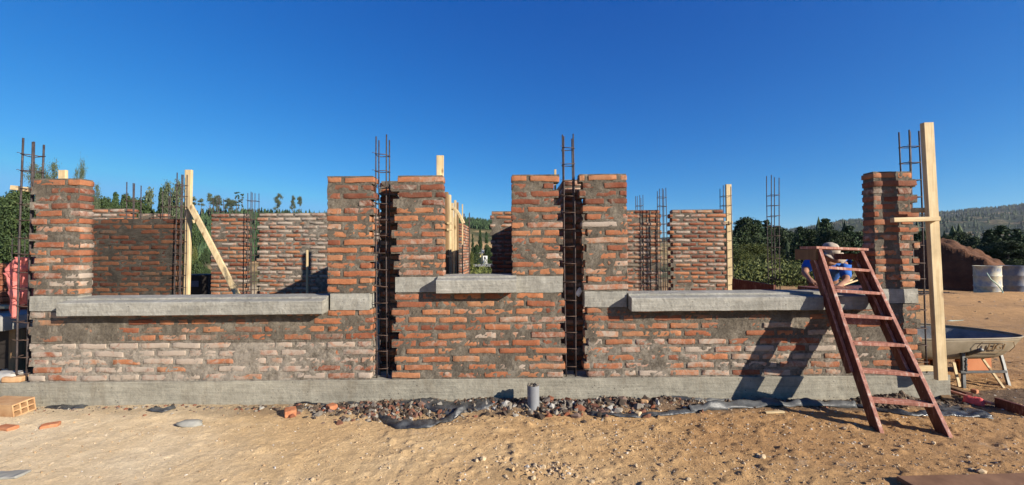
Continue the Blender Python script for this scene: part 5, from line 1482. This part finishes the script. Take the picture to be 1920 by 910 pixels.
forest('valley_woods', 'dark woods filling the valley below the right ridge', 2600, pickC, 9, 7, 'broad_leaf')
# undergrowth just behind the terrace edge
rg_ = np.random.default_rng(8); c_ = []
for k in range(420):
    px = rg_.uniform(1370, 1560) if k % 2 else rg_.uniform(868, 925)
    Y = rg_.uniform(17, 27) if k % 2 else rg_.uniform(16, 34); x = (px-960)/F*Y
    z = gh(x, Y); c_.append(np.array([x, Y, z + .1]) + rg_.normal(size=(160, 3))*[.45, .45, .28])
lv = leaves(np.concatenate(c_), .065, 9, aspect=2.4)
tag(mesh('undergrowth', lv[0], lv[1], M['willow_leaf'], None, False, None, lv[2]), 'low yellow green undergrowth behind the building plot', 'undergrowth', None, 'stuff')
# grey road and little house far behind, in the small window
M['road'] = simple('grey road', (.16, .16, .16), (.22, .215, .21), 2, .95, .2)
q0 = P(905, 497, 55)
zr_ = 1.45 + (q0.z-1.45)
V_, fs = roundbox(0, 0, 0, 30, 2.4, .3, .02, 10, 2, 1)
o = mesh('road', V_ + np.array([-4.0, 56.5, q0.z - .1]), fs, M['road'], None); tag(o, 'grey road crossing behind the plot', None, None, 'structure')
M['ywall'] = simple('yellow rendered wall', (.52, .42, .16), (.60, .50, .22), 1, .9, 0); M['wwall'] = simple('white rendered wall', (.60, .58, .52), (.70, .68, .62), 1, .9, 0)
M['zinc'] = simple('grey metal roof', (.30, .30, .28), (.42, .42, .40), 2, .6, 0); M['dkglass'] = simple('dark window glass', (.02, .02, .025), (.04, .04, .05), 2, .2, 0)
Yh = 57.8; a = P(893, 488, Yh); b_ = P(914, 475, Yh)
hs_ = empty('small_house', (a.x, Yh, a.z), 'small yellow and white house seen through the small middle window', 'house')
w_ = b_.x - a.x; h_ = b_.z - a.z
MB().box((a.x, Yh, a.z - 1), (a.x + w_*.62, Yh + 4, a.z + h_)).build('yellow_wing', M['ywall'], hs_)
MB().box((a.x + w_*.62 + .01, Yh - .6, a.z - 1), (b_.x, Yh + 3, a.z + h_*.62)).build('white_wing', M['wwall'], hs_)
mb = MB(); mb.add([(a.x-.2, Yh-.3, a.z+h_), (a.x+w_*.64, Yh-.3, a.z+h_), (a.x+w_*.64, Yh+4.3, a.z+h_), (a.x-.2, Yh+4.3, a.z+h_), (a.x-.2, Yh+2, a.z+h_+.45), (a.x+w_*.64, Yh+2, a.z+h_+.45)], [(0, 1, 5, 4), (2, 3, 4, 5), (0, 4, 3), (1, 2, 5), (0, 3, 2, 1)]); mb.build('roof', M['zinc'], hs_)
MB().box((a.x + w_*.15, Yh-.03, a.z + h_*.35), (a.x + w_*.33, Yh-.004, a.z + h_*.75)).build('window', M['dkglass'], hs_)
MB().box((a.x + w_*.74, Yh-.63, a.z + h_*.12), (a.x + w_*.86, Yh-.604, a.z + h_*.5)).build('door', M['dkglass'], hs_)
tag(MB().tube([P(903, 498, 50), P(903, 466, 50)], .05, 6).build('utility_pole', M['tube'], None, True), 'thin pole standing before the small yellow house', 'pole')

# thin haze over the valley
m = bpy.data.materials.new('haze'); m.use_nodes = True; nt = m.node_tree; nt.nodes.clear()
pv = nt.nodes.new('ShaderNodeVolumePrincipled'); pv.inputs['Density'].default_value = .00006; pv.inputs['Color'].default_value = (.78, .86, 1.0, 1); pv.inputs['Anisotropy'].default_value = .2
om = nt.nodes.new('ShaderNodeOutputMaterial'); nt.links.new(pv.outputs[0], om.inputs['Volume'])
HAZE = True
if HAZE:
    o = MB().box((-5400, -3200, -60), (5400, 6200, 215)).build('haze', m); tag(o, 'thin bluish air over the valley', 'haze', None, 'stuff')
